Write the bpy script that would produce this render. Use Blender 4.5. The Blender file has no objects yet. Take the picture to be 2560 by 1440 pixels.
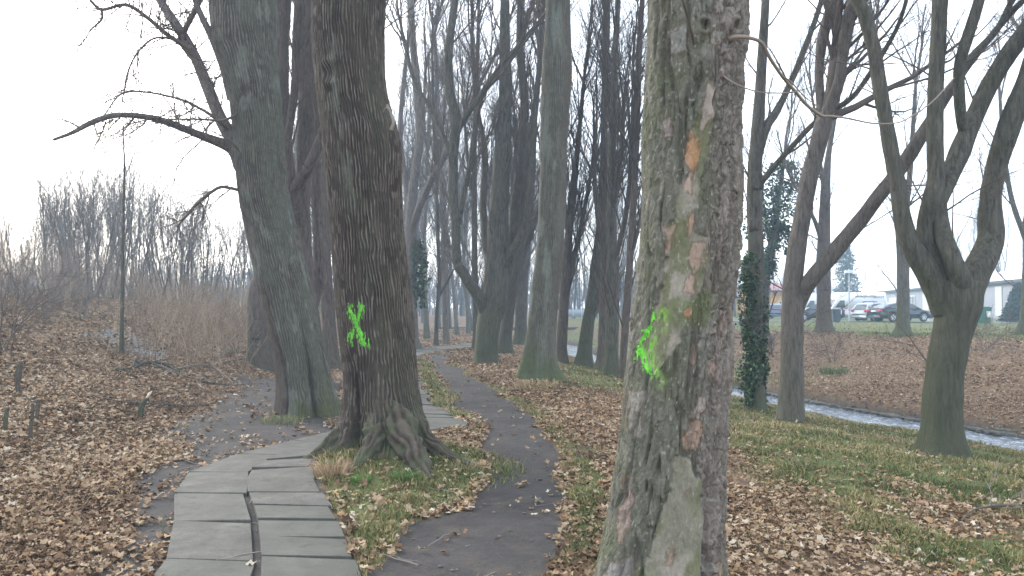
import bpy, math, random
import numpy as np
from math import radians as RAD, pi, sin, cos, exp

# ------------------------------------------------------------------ camera, sky, sun, exposure
sc = bpy.context.scene
F = 2000.0                      # focal length in pixels of the 2560 px wide frame
EYE = 1.6
PITCH = math.atan(50 / F)
cd = bpy.data.cameras.new("camera"); cam = bpy.data.objects.new("camera", cd)
sc.collection.objects.link(cam); sc.camera = cam
cd.sensor_width = 36; cd.lens = 36 * F / 2560; cd.clip_start = 0.05; cd.clip_end = 3000
cam.location = (0, 0, EYE); cam.rotation_euler = (pi / 2 + PITCH, 0, 0)

SUN_EL, SUN_AZ = 26, -42        # degrees; azimuth measured from +Y, negative = left
w = bpy.data.worlds.new("World"); sc.world = w; w.use_nodes = True
nt = w.node_tree; nt.nodes.clear()
sky = nt.nodes.new('ShaderNodeTexSky'); sky.sky_type = 'NISHITA'; sky.sun_disc = False
sky.sun_elevation = RAD(SUN_EL); sky.sun_rotation = RAD(SUN_AZ); sky.air_density = 1.0; sky.dust_density = 3.0
hs = nt.nodes.new('ShaderNodeHueSaturation'); hs.inputs['Saturation'].default_value = 0.75
ov = nt.nodes.new('ShaderNodeMix'); ov.data_type = 'RGBA'; ov.inputs[0].default_value = 0.45
ov.inputs[7].default_value = (9.2, 9.7, 10.4, 1)
bg = nt.nodes.new('ShaderNodeBackground'); bg.inputs['Strength'].default_value = 0.115
wo = nt.nodes.new('ShaderNodeOutputWorld')
nt.links.new(sky.outputs[0], hs.inputs['Color']); nt.links.new(hs.outputs[0], ov.inputs[6])
nt.links.new(ov.outputs[2], bg.inputs['Color']); nt.links.new(bg.outputs[0], wo.inputs[0])

ld = bpy.data.lights.new("sun", 'SUN'); ld.energy = 1.1; ld.angle = RAD(14); ld.color = (1.0, 0.95, 0.88)
sun = bpy.data.objects.new("sun", ld); sc.collection.objects.link(sun)
sun.rotation_euler = (RAD(SUN_EL - 90), 0, -RAD(SUN_AZ))   # light comes from azimuth SUN_AZ
sun.rotation_euler = (RAD(90 - SUN_EL), 0, RAD(180 - SUN_AZ))

sc.view_settings.view_transform = 'Standard'; sc.view_settings.look = 'None'
sc.view_settings.exposure = 1.85; sc.view_settings.gamma = 1.0
sc.render.engine = 'CYCLES'
sc.cycles.max_bounces = 5; sc.cycles.diffuse_bounces = 3; sc.cycles.glossy_bounces = 2
sc.cycles.transparent_max_bounces = 4; sc.cycles.volume_bounces = 1; sc.cycles.use_denoising = True

rng = np.random.default_rng(7)
rnd = random.Random(11)

# ------------------------------------------------------------------ projection helpers
cp, sp = cos(PITCH), sin(PITCH)
def raydir(px, py):
    u = (px - 1280) / F; v = (720 - py) / F
    return np.array([u, cp - v * sp, sp + v * cp])
def P(px, py, Y):
    d = raydir(px, py); t = Y / d[1]
    return np.array([d[0] * t, Y, EYE + d[2] * t])
def topix(p):                                   # (...,3) world -> pixel coordinates of the photograph
    x, y, z = p[..., 0], p[..., 1], p[..., 2] - EYE
    dep = y * cp + z * sp; up = -y * sp + z * cp
    return 1280 + F * x / dep, 720 - F * up / dep

# ------------------------------------------------------------------ noise
_T = rng.random((32, 32, 32)).astype(np.float32)
def vnoise(x, y, z):
    x, y, z = np.broadcast_arrays(np.asarray(x, float), np.asarray(y, float), np.asarray(z, float))
    xi, yi, zi = np.floor(x).astype(int), np.floor(y).astype(int), np.floor(z).astype(int)
    fx, fy, fz = x - xi, y - yi, z - zi
    fx = fx * fx * (3 - 2 * fx); fy = fy * fy * (3 - 2 * fy); fz = fz * fz * (3 - 2 * fz)
    def g(a, b, c): return _T[(xi + a) & 31, (yi + b) & 31, (zi + c) & 31]
    c00 = g(0,0,0)*(1-fx)+g(1,0,0)*fx; c10 = g(0,1,0)*(1-fx)+g(1,1,0)*fx
    c01 = g(0,0,1)*(1-fx)+g(1,0,1)*fx; c11 = g(0,1,1)*(1-fx)+g(1,1,1)*fx
    return (c00*(1-fy)+c10*fy)*(1-fz) + (c01*(1-fy)+c11*fy)*fz
def fbm(x, y, z, o=3):
    s = 0; a = 0.5; n = 0
    for i in range(o):
        s = s + a * vnoise(x, y, z); n += a; a *= .5; x = np.asarray(x)*2.03+7; y = np.asarray(y)*2.03+3; z = np.asarray(z)*2.03+1
    return s / n
def sstep(a, b, x):
    t = np.clip((np.asarray(x, float) - a) / (b - a), 0, 1); return t * t * (3 - 2 * t)
def voro(x, y, z):                              # F1, F2, cell random
    xi, yi, zi = np.floor(x).astype(int), np.floor(y).astype(int), np.floor(z).astype(int)
    f1 = np.full(x.shape, 9.0); f2 = f1.copy(); cr = np.zeros(x.shape)
    for a in (-1, 0, 1):
        for b in (-1, 0, 1):
            for c in (-1, 0, 1):
                i, j, k = (xi+a) & 31, (yi+b) & 31, (zi+c) & 31
                px_ = xi+a+_T[i, j, k]; py_ = yi+b+_T[j, k, i]; pz_ = zi+c+_T[k, i, j]
                d = np.sqrt((px_-x)**2+(py_-y)**2+(pz_-z)**2)
                m = d < f1
                f2 = np.where(m, f1, np.minimum(f2, d)); cr = np.where(m, _T[(i*7) & 31, (j*5) & 31, (k*3) & 31], cr); f1 = np.where(m, d, f1)
    return f1, f2, cr
def sdpoly(x, y, poly):                         # signed distance, negative inside
    poly = np.asarray(poly, float); n = len(poly)
    d = np.full(np.shape(x), 1e18); ins = np.zeros(np.shape(x), bool)
    for i in range(n):
        ax, ay = poly[i]; bx, by = poly[(i+1) % n]
        ex, ey = bx-ax, by-ay; wx, wy = x-ax, y-ay
        t = np.clip((wx*ex+wy*ey)/(ex*ex+ey*ey+1e-12), 0, 1)
        d = np.minimum(d, (wx-ex*t)**2+(wy-ey*t)**2)
        c = (ay > y) != (by > y)
        with np.errstate(divide='ignore', invalid='ignore'):
            xx = (bx-ax)*(y-ay)/(by-ay)+ax
        ins ^= c & (x < xx)
    d = np.sqrt(d); return np.where(ins, -d, d)
def dline(x, y, pts, wd=None):                  # distance to a polyline (optionally minus its half width)
    pts = np.asarray(pts, float); d = np.full(np.shape(x), 1e9)
    for i in range(len(pts)-1):
        ax, ay = pts[i]; bx, by = pts[i+1]
        ex, ey = bx-ax, by-ay
        t = np.clip(((x-ax)*ex+(y-ay)*ey)/(ex*ex+ey*ey+1e-12), 0, 1)
        q = np.hypot(x-ax-ex*t, y-ay-ey*t)
        if wd is not None: q = q-(wd[i]*(1-t)+wd[i+1]*t)
        d = np.minimum(d, q)
    return d

# ------------------------------------------------------------------ mesh building
C = sc.collection
def mesh(name, V, Q=None, T=None, attrs=None, smooth=True, mats=None, mi=None):
    me = bpy.data.meshes.new(name)
    V = np.asarray(V, np.float32).reshape(-1, 3)
    nq = 0 if Q is None else len(Q); ntr = 0 if T is None else len(T)
    me.vertices.add(len(V)); me.vertices.foreach_set('co', V.ravel())
    L = []
    if nq: L.append(np.asarray(Q, np.int32).ravel())
    if ntr: L.append(np.asarray(T, np.int32).ravel())
    L = np.concatenate(L); me.loops.add(len(L)); me.loops.foreach_set('vertex_index', L)
    st = np.concatenate([np.arange(nq)*4, nq*4+np.arange(ntr)*3]).astype(np.int32)
    me.polygons.add(nq+ntr); me.polygons.foreach_set('loop_start', st)
    me.polygons.foreach_set('use_smooth', np.full(nq+ntr, smooth))
    if mi is not None: me.polygons.foreach_set('material_index', np.asarray(mi, np.int32))
    for k, a in (attrs or {}).items():
        a = np.asarray(a, np.float32)
        if a.ndim == 1:
            at = me.attributes.new(k, 'FLOAT', 'POINT'); at.data.foreach_set('value', a)
        else:
            if a.shape[1] == 3: a = np.concatenate([a, np.ones((len(a), 1), np.float32)], 1)
            at = me.attributes.new(k, 'FLOAT_COLOR', 'POINT'); at.data.foreach_set('color', a.ravel())
    me.update(calc_edges=True)
    for m in (mats or []): me.materials.append(m)
    return me
def link(name, me, parent=None, loc=None):
    o = bpy.data.objects.new(name, me); C.objects.link(o)
    if parent is not None: o.parent = parent
    if loc is not None: o.location = loc
    return o
def tag(o, label=None, cat=None, group=None, kind=None):
    if label: o['label'] = label
    if cat: o['category'] = cat
    if group: o['group'] = group
    if kind: o['kind'] = kind
    return o
def empty(name, loc=(0, 0, 0), rz=0):
    o = bpy.data.objects.new(name, None); C.objects.link(o); o.location = tuple(loc); o.rotation_euler = (0, 0, rz)
    o.empty_display_size = .3
    return o
class MB:                                        # collects pieces into one mesh
    def __init__(s): s.V = []; s.Q = []; s.T = []; s.A = {}; s.n = 0
    def add(s, V, Q=None, T=None, **at):
        V = np.asarray(V, float).reshape(-1, 3)
        s.V.append(V)
        if Q is not None and len(Q): s.Q.append(np.asarray(Q)+s.n)
        if T is not None and len(T): s.T.append(np.asarray(T)+s.n)
        for k, a in at.items():
            a = np.asarray(a, float)
            if a.ndim == 0: a = np.full(len(V), float(a))
            s.A.setdefault(k, []).append(a)
        s.n += len(V)
    def box(s, c, h, R=None, taper=1.0, **at):   # centre, half sizes, rotation matrix
        v = np.array([[x, y, z] for z in (-1, 1) for y in (-1, 1) for x in (-1, 1)], float)*np.array(h)
        v[4:, :2] *= taper
        if R is not None: v = v @ np.asarray(R).T
        s.add(v+np.array(c), [[0,2,3,1],[4,5,7,6],[0,1,5,4],[2,6,7,3],[0,4,6,2],[1,3,7,5]], **at)
    def build(s, name, mat, parent=None, off=None, smooth=True, loc=None):
        V = np.concatenate(s.V)
        if off is not None: V = V-np.array(off)
        Q = np.concatenate(s.Q) if s.Q else None; T = np.concatenate(s.T) if s.T else None
        A = {k: np.concatenate(v) for k, v in s.A.items()}
        return link(name, mesh(name, V, Q, T, A, smooth, mat if isinstance(mat, list) else [mat]), parent, loc)
def rotz(a): return np.array([[cos(a), -sin(a), 0], [sin(a), cos(a), 0], [0, 0, 1]])
def norm(v): return v/(np.linalg.norm(v, axis=-1, keepdims=True)+1e-12)

def tubes(pts, rad, k):                          # pts (B,n,3), rad (B,n): many tubes at once
    B, n, _ = pts.shape
    T = np.gradient(pts, axis=1); T = norm(T)
    ref = np.tile(np.array([0.31, 0.17, 0.05]), (B, 1)); m = norm(pts[:, -1]-pts[:, 0])
    ref = np.where(np.abs(m[:, 2:3]) > .8, np.array([[1., .1, 0]]), np.array([[0.05, .1, 1.]]))
    U = norm(np.cross(T, ref[:, None, :])); W = np.cross(T, U)
    a = np.arange(k)/k*2*pi
    R = rad[:, :, None, None]
    V = pts[:, :, None, :]+R*(U[:, :, None, :]*np.cos(a)[None, None, :, None]+W[:, :, None, :]*np.sin(a)[None, None, :, None])
    base = (np.arange(B)*n*k)[:, None, None]; i = np.arange(n-1)[None, :, None]*k; j = np.arange(k)[None, None, :]; j2 = (j+1) % k
    Q = np.stack([base+i+j, base+i+j2, base+i+k+j2, base+i+k+j], -1).reshape(-1, 4)
    return V.reshape(-1, 3), Q
def growb(p, d, r, L, n, wander, up, R, tip=.35):
    B = len(p); pts = [p]; d = norm(d)
    for i in range(n-1):
        d = norm(d+R.normal(0, wander, (B, 3))+np.array([0, 0, 1.])*np.asarray(up).reshape(-1, 1) if np.ndim(up) else d+R.normal(0, wander, (B, 3))+np.array([0, 0, up]))
        pts.append(pts[-1]+d*(L/(n-1))[:, None])
    t = np.linspace(0, 1, n)[None, :]
    return np.stack(pts, 1), r[:, None]*(1-(1-tip)*t)
def sprout(pts, rad, L, m, t0, ang, lf, rf, R, tmax=1.0, rmax=None):
    B, n, _ = pts.shape
    t = t0+(tmax-t0)*(np.arange(m)[None, :]+R.random((B, m)))/m
    f = np.clip(t*(n-1), 0, n-1.001); i = f.astype(int); g = (f-i)[..., None]; b = np.arange(B)[:, None]
    p = pts[b, i]*(1-g)+pts[b, i+1]*g; tan = norm(pts[b, i+1]-pts[b, i])
    q = R.normal(0, 1, tan.shape); q = norm(q-(q*tan).sum(-1, keepdims=True)*tan)
    a = R.normal(ang, ang*.25, (B, m))[..., None]
    d = tan*np.cos(a)+q*np.sin(a)
    r = (rad[b, i])*rf*R.uniform(.8, 1.15, (B, m))
    if rmax: r = np.minimum(r, rmax)
    l = L[:, None]*lf*R.uniform(.65, 1.25, (B, m))*(1.15-.55*t)
    return p.reshape(-1, 3), d.reshape(-1, 3), r.ravel(), l.ravel()
def crown_from(p, d, r, L, spec, R, mb, seg=6):
    """spec: list of dict(wander, up, m, t0, ang, lf, rf); the last level only grows."""
    for lv, s in enumerate(spec):
        pts, rad = growb(p, d, r, L, seg if lv < 2 else 5, s.get('wander', .12), s.get('up', .08), R, s.get('tip', .35))
        k = 6 if lv == 0 else (4 if lv == 1 else 3)
        V, Q = tubes(pts, np.maximum(rad, s.get('rmin', .0022)), k); mb.add(V, Q)
        if s.get('m', 0) == 0: break
        p, d, r, L = sprout(pts, rad, L, s['m'], s.get('t0', .2), s.get('ang', .6), s.get('lf', .55), s.get('rf', .5), R)
def catmull(pts, n):
    pts = np.asarray(pts, float)
    q = np.concatenate([[2*pts[0]-pts[1]], pts, [2*pts[-1]-pts[-2]]])
    seg = np.concatenate([[0], np.cumsum(np.linalg.norm(np.diff(pts[:, :3], axis=0), axis=1))])
    u = np.linspace(0, seg[-1], n); i = np.clip(np.searchsorted(seg, u, side='right')-1, 0, len(pts)-2)
    t = ((u-seg[i])/(seg[i+1]-seg[i]+1e-9))[:, None]
    p0, p1, p2, p3 = q[i], q[i+1], q[i+2], q[i+3]
    return .5*((2*p1)+(-p0+p2)*t+(2*p0-5*p1+4*p2-p3)*t*t+(-p0+3*p1-3*p2+p3)*t**3)

# ------------------------------------------------------------------ materials
def newmat(name):
    m = bpy.data.materials.new(name); m.use_nodes = True; n = m.node_tree; n.nodes.clear()
    o = n.nodes.new('ShaderNodeOutputMaterial'); b = n.nodes.new('ShaderNodeBsdfPrincipled')
    n.links.new(b.outputs[0], o.inputs[0]); b.inputs['Roughness'].default_value = .9
    b.inputs['Specular IOR Level'].default_value = .25
    return m, n, b
def N(n, t, **kw):
    x = n.nodes.new('ShaderNode'+t)
    for k, v in kw.items():
        if k.startswith('i_'):
            x.inputs[k[2:].replace('_', ' ')].default_value = v
        else: setattr(x, k, v)
    return x
def coords(n, kind='Object', scale=(1, 1, 1)):
    t = N(n, 'TexCoord'); mp = N(n, 'Mapping'); mp.inputs['Scale'].default_value = scale
    n.links.new(t.outputs[kind], mp.inputs[0]); return mp.outputs[0]
def noise(n, vec, scale, detail=4, rough=.55, dist=0):
    x = N(n, 'TexNoise', i_Scale=scale, i_Detail=detail, i_Roughness=rough, i_Distortion=dist)
    n.links.new(vec, x.inputs['Vector']); return x.outputs['Fac']
def ramp(n, fac, stops):
    r = N(n, 'ValToRGB'); e = r.color_ramp.elements
    while len(e) > 1: e.remove(e[-1])
    for i, (p, c) in enumerate(stops):
        if i == 0: e[0].position = p; el = e[0]
        else: el = e.new(p)
        el.color = (c[0], c[1], c[2], 1) if len(c) > 2 else (c[0],)*3+(1,)
    n.links.new(fac, r.inputs[0]); return r.outputs[0]
def mixc(n, fac, a, b, mode='MIX'):
    m = N(n, 'Mix', data_type='RGBA', blend_type=mode)
    for s, i in ((fac, 0), (a, 6), (b, 7)):
        if hasattr(s, 'links') or isinstance(s, bpy.types.NodeSocket): n.links.new(s, m.inputs[i])
        else: m.inputs[i].default_value = s if i == 0 else (s[0], s[1], s[2], 1)
    return m.outputs[2]
def mth(n, op, a, b=0.0, clamp=False):
    m = N(n, 'Math', operation=op, use_clamp=clamp)
    for s, i in ((a, 0), (b, 1)):
        if isinstance(s, bpy.types.NodeSocket): n.links.new(s, m.inputs[i])
        else: m.inputs[i].default_value = s
    return m.outputs[0]
def attr(n, name, out='Fac'):
    a = N(n, 'Attribute', attribute_name=name); return a.outputs[out]
def bump(n, b, h, strength, dist):
    x = N(n, 'Bump', i_Strength=strength, i_Distance=dist); n.links.new(h, x.inputs['Height']); n.links.new(x.outputs[0], b.inputs['Normal'])
def sepz(n, vec, ax=2):
    s = N(n, 'SeparateXYZ'); n.links.new(vec, s.inputs[0]); return s.outputs[ax]

def flat(name, col, rough=.6, var=.12, scale=6, spec=.3, metal=0):
    m, n, b = newmat(name)
    v = coords(n); f = noise(n, v, scale, 5)
    c = ramp(n, f, [(.3, [x*(1-var) for x in col]), (.7, [min(1, x*(1+var)) for x in col])])
    n.links.new(c, b.inputs['Base Color']); b.inputs['Roughness'].default_value = rough
    b.inputs['Specular IOR Level'].default_value = spec; b.inputs['Metallic'].default_value = metal
    return m
def bark(name, dark, light, moss=0.0, mosscol=(.085, .11, .045), mz=2.0, sc_=1.0, bstr=.9):
    m, n, b = newmat(name)
    v = coords(n, 'Object', (sc_, sc_, .16*sc_)); v2 = coords(n, 'Object', (1, 1, .5))
    f = noise(n, v, 22, 8, .72, .5); g = noise(n, v2, 2.2, 4, .6)
    c = ramp(n, f, [(.36, dark), (.5, [(a+b_)/2 for a, b_ in zip(dark, light)]), (.66, light)])
    c = mixc(n, mth(n, 'MULTIPLY', mth(n, 'SUBTRACT', g, .42, True), 1.6, True), c, [x*.72 for x in light])
    st = noise(n, coords(n, 'Object', (sc_, sc_, .10*sc_)), 55, 5, .8, .2)
    c = mixc(n, mth(n, 'MULTIPLY', mth(n, 'SUBTRACT', st, .54, True), 4.5, True), c, [x*.55 for x in dark])
    li = noise(n, v2, 7.5, 6, .8)
    c = mixc(n, mth(n, 'MULTIPLY', mth(n, 'SUBTRACT', li, .60, True), 5, True), c, [min(1, x*1.35) for x in light])
    f = mth(n, 'ADD', f, mth(n, 'MULTIPLY', st, -.6))
    if moss > 0:
        o = coords(n); z = sepz(n, o); k = mth(n, 'SUBTRACT', 1.0, mth(n, 'DIVIDE', z, mz), True)
        geo = N(n, 'NewGeometry'); nx = sepz(n, geo.outputs['Normal'], 0)
        k = mth(n, 'ADD', mth(n, 'MULTIPLY', k, .75), mth(n, 'MULTIPLY', nx, -.22))
        k = mth(n, 'MULTIPLY', mth(n, 'ADD', k, mth(n, 'SUBTRACT', noise(n, v2, 3.5, 5, .7), .45)), moss*1.6, True)
        c = mixc(n, k, c, mosscol)
    n.links.new(c, b.inputs['Base Color']); b.inputs['Roughness'].default_value = .92
    bump(n, b, f, bstr, .07)
    return m
BM = {
 'grey':  bark('bark_grey', (.060, .052, .046), (.21, .19, .17), .45),
 'moss':  bark('bark_mossy', (.055, .050, .043), (.20, .185, .155), .60, (.088, .100, .055), 3.0, bstr=1.0),
 'brown': bark('bark_brown', (.065, .050, .044), (.20, .155, .135), .2),
 'dark':  bark('bark_dark', (.042, .035, .030), (.13, .112, .098), .3),
 'warm':  bark('bark_warm_grey', (.085, .072, .066), (.25, .215, .195), .25),
 'thick': bark('bark_sapling', (.075, .066, .062), (.17, .15, .14), .15, sc_=2),
}
TW = {
 'twig': flat('twig_bark', (.125, .100, .086), .9, .25, 3, .15),
 'twig_dark': flat('twig_bark_dark', (.085, .070, .060), .9, .25, 3, .15),
 'twig_pale': flat('twig_bark_pale', (.20, .175, .155), .9, .2, 3, .15),
}

# ------------------------------------------------------------------ terrain
SX = np.array([[-60, 30], [0, 19], [5, 14.5], [9, 12.2], [12, 10.9], [14.5, 10.0], [16.5, 9.1], [20, 7.9], [24.5, 6.7], [29, 5.7], [33, 4.75], [38, 4.1], [45, 3.7], [55, 3.6], [70, 1], [90, -8], [140, -40], [600, -200]])
TW_ = np.array([[-60, 12], [20, 12], [29, 12.5], [38, 8.4], [49, 3.4], [60, 3], [600, 3]])
XE = np.array([[-60, 1.6], [4, 1.45], [10, 1.3], [17, .85], [30, .9], [45, .6], [60, -1], [75, -4], [600, -230]])
XB = np.array([[-60, -4.4], [5, -4.5], [12, -4.9], [18, -5.6], [25, -6.2], [33, -6.5], [42, -5.5], [55, -6], [80, -14], [600, -240]])
STRW = 0.92
WATER_Z = -1.015
T2C = (-1.33, 8.45)
SL = [(-2.02,4.2),(-2.08,4.78),(-2.5,5.95),(-3.1,7.6),(-2.88,8.9),(-2.3,10.2),(-2.25,11.3),(-2.62,13.2),(-2.9,15),(-3.15,17),(-3.75,21),(-4.35,25.5),(-4.2,28.6),(-3.35,31.6),(-2.3,34.2),(-.7,38),(2.0,46)]
SR = [(-.78,4.2),(-.92,4.78),(-1.33,6.1),(-1.98,7.95),(-1.7,9.3),(-.62,10.9),(-.98,11.9),(-1.38,13.2),(-1.64,14.9),(-1.93,16.8),(-2.55,20.6),(-3.1,24.6),(-2.95,28.0),(-2.45,30.4),(-1.5,33.0),(-.1,36.6),(2.7,44.8)]
SLABPOLY = [(-1.9,2.5)]+SL+SR[::-1]+[(-.6,2.5)]
def ground(x, y, fine=True):
    x = np.asarray(x, float); y = np.asarray(y, float)
    xs = np.interp(y, SX[:, 0], SX[:, 1]); xe = np.interp(y, XE[:, 0], XE[:, 1]); xb = np.interp(y, XB[:, 0], XB[:, 1]); tw = np.interp(y, TW_[:, 0], TW_[:, 1])
    sl = 1.0/np.sqrt(1+np.gradient(np.interp(np.linspace(-60, 600, 1321), SX[:, 0], SX[:, 1]), .5)**2)
    sl = np.interp(y, np.linspace(-60, 600, 1321), sl); hw = STRW/sl
    a = xs-hw; bb = xs+hw
    t = np.clip((x-xe)/np.maximum(a-xe, .5), 0, 1)
    z = -0.98*(.55*t+.45*t*t)                       # our bank, down to the stream
    bed = (x > a) & (x < bb)
    e = np.minimum(x-a, bb-x)
    z = np.where(bed, -0.98-.55*sstep(0, .35, e*sl), z)
    u = (x-bb)
    far = -0.80*sstep(0, .3, u*sl)-.98*(1-sstep(0, .3, u*sl))
    far = far+(1.33)*sstep(-.1, 1.0, u/tw)+.0*u
    z = np.where(x >= bb, far, z)
    l = xb-x                                          # embankment on the left
    hgt = np.interp(y, [-60, 0, 15, 34, 45, 80], [2.2, 2.1, 2.1, 2.0, 1.6, 1.4])
    z = z+np.where(l > 0, hgt*(sstep(-1.5, 9.5, l)-sstep(-1.5, 9.5, 0.0)*0)-0, 0)*sstep(0, .8, l)
    z = z+.17*np.exp(-(((x-T2C[0]-.1)**2+(y-T2C[1]+.35)**2)/.75)**1.3)      # mound under the marked tree
    z = z+.10*np.exp(-((x-.62)**2+(y-16.6)**2)/.8)
    off = sstep(.3, 1.5, np.abs(x-xs)-hw)
    z = z+(fbm(x*.55, y*.55, 3.1, 3)-.5)*.16*np.where(np.abs(x+1) > 2.2, 1, .25)*off
    if fine:
        z = z+(fbm(x*5, y*5, 9.3, 3)-.5)*.035
    return z
def hit(px, py):
    d = raydir(px, py); t = 2.0
    while t < 400:
        p = d*t
        if EYE+p[2] < ground(p[0], p[1], False): break
        t *= 1.01
    lo, hi = t/1.01, t
    for _ in range(18):
        m = (lo+hi)/2; p = d*m
        if EYE+p[2] < ground(p[0], p[1], False): hi = m
        else: lo = m
    p = d*hi; return np.array([p[0], p[1], float(ground(p[0], p[1]))])
def H(pts): return [tuple(hit(a, b)[:2]) for a, b in pts]

DIRT_L = H([(905,1470),(1000,1310),(1145,1270),(1225,1190),(1215,1080),(1135,985),(1092,930),(1074,900),(1080,884)])
DIRT_R = H([(1372,1470),(1400,1310),(1412,1250),(1405,1150),(1345,1050),(1235,975),(1150,925),(1108,900),(1130,884)])
DIRT = DIRT_L+DIRT_R[::-1]
APRON = H([(190,1470),(430,1470),(480,1190),(650,1130),(860,1085),(870,950),(800,940),(700,945),(600,975),(520,1010),(420,1080),(440,1130),(330,1200),(300,1290)])
VERGE = H([(1385,1470),(1480,1470),(1530,1200),(1500,1140),(1420,1085),(1345,1020),(1270,982),(1180,940),(1130,905),(1080,895),(1120,930),(1230,985),(1345,1055),(1400,1130),(1412,1200)])
GTRI = H([(770,1165),(905,1470),(990,1470),(1010,1320),(1150,1270),(1240,1185),(1200,1140),(1100,1110),(860,1110)])
GSTRIP = H([(1062,1015),(1160,1060),(1200,1090),(1225,1070),(1180,1000),(1105,950),(1075,900),(1040,900),(1045,960)])
GLEFT = H([(680,1040),(700,1070),(860,1050),(870,1020),(760,1035)])
G4 = H([(1395,905),(1570,905),(1575,985),(1400,965)])
STREAMG = H([(1830,1040),(1990,1040),(2120,1085),(2290,1115),(2420,1150),(2560,1165),(2560,1240),(2300,1190),(2000,1110),(1830,1090)])
RUB = H([(190,835),(300,815),(420,880),(400,905),(300,875)])
def stones_row(y): return np.interp(y, SX[:, 0], SX[:, 1])
ROAD_A = [(15, 34), (20, 46), (32, 60), (60, 90)]
def masks(x, y):
    """weights of bare earth, grass and rubble at a ground point; the rest is leaf litter"""
    n1 = fbm(x*1.1, y*1.1, 1.7, 4)-.5; n2 = fbm(x*4.3, y*4.3, 5.7, 3)-.5
    wob = n1*.5+n2*.22; r = np.hypot(x, y)
    k = 1+r*.03
    def m(poly, soft=.12, bias=0): return 1-sstep(-soft, soft, (sdpoly(x, y, poly)+wob*.8*k+bias)/1.0)
    earth = m(DIRT, .07, 0)
    sd = sdpoly(x, y, SLABPOLY); earth = np.maximum(earth, sstep(.05, -.03, sd))
    earth = np.maximum(earth, m(APRON, .25, 0)*(.55+.45*sstep(-.12, .12, n2+.12)))
    earth = np.maximum(earth, .9*sstep(1.6, .9, np.hypot(x+4.9, y-17.5))*sstep(-.25, .05, n1))
    grass = np.maximum.reduce([m(VERGE, .18), m(GTRI, .15), m(GSTRIP, .2)*.9, m(GLEFT, .1), m(G4, .5)*.95, m(STREAMG, .9)*.85])
    xe = np.interp(y, XE[:, 0], XE[:, 1]); xs = np.interp(y, SX[:, 0], SX[:, 1])
    slope = sstep(.6, 1.8, x-xe)*sstep(-.2, .6, xs-x)
    g2 = sstep(-.15, .10, n1+.45*n2+.075*(x-xe-1.1)-.04*sstep(8, 5, y))
    grass = np.maximum(grass, slope*g2*.95)
    tw = np.interp(y, TW_[:, 0], TW_[:, 1]); u = (x-xs-STRW*1.3)/tw
    farg = np.maximum(sstep(.80, .95, u+n1*.25), sstep(.34, .08, u+n1*.5)*sstep(22, 30, y)*.9)
    farg = np.maximum(farg, sstep(40, 60, y)*sstep(105, 80, y)*.6*(x > xs)*(x > 2))*np.where(y > 90, (x > 20), 1)
    grass = np.maximum(grass, farg*(u > 0)*(x > xs))
    rub = np.maximum(m(RUB, .3)*.9, sstep(-.13, -.02, -np.abs((np.interp(y, XB[:, 0], XB[:, 1])-x)-8.4)*.12+n1*.3)*.6*(x < -8))
    earth = earth*(1-.0*grass); grass = grass*(1-earth); rub = rub*(1-earth)*(1-grass)
    bedm = sstep(.2, -.1, np.abs(x-xs)-STRW*1.15)
    return earth, grass, rub, bedm

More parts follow.
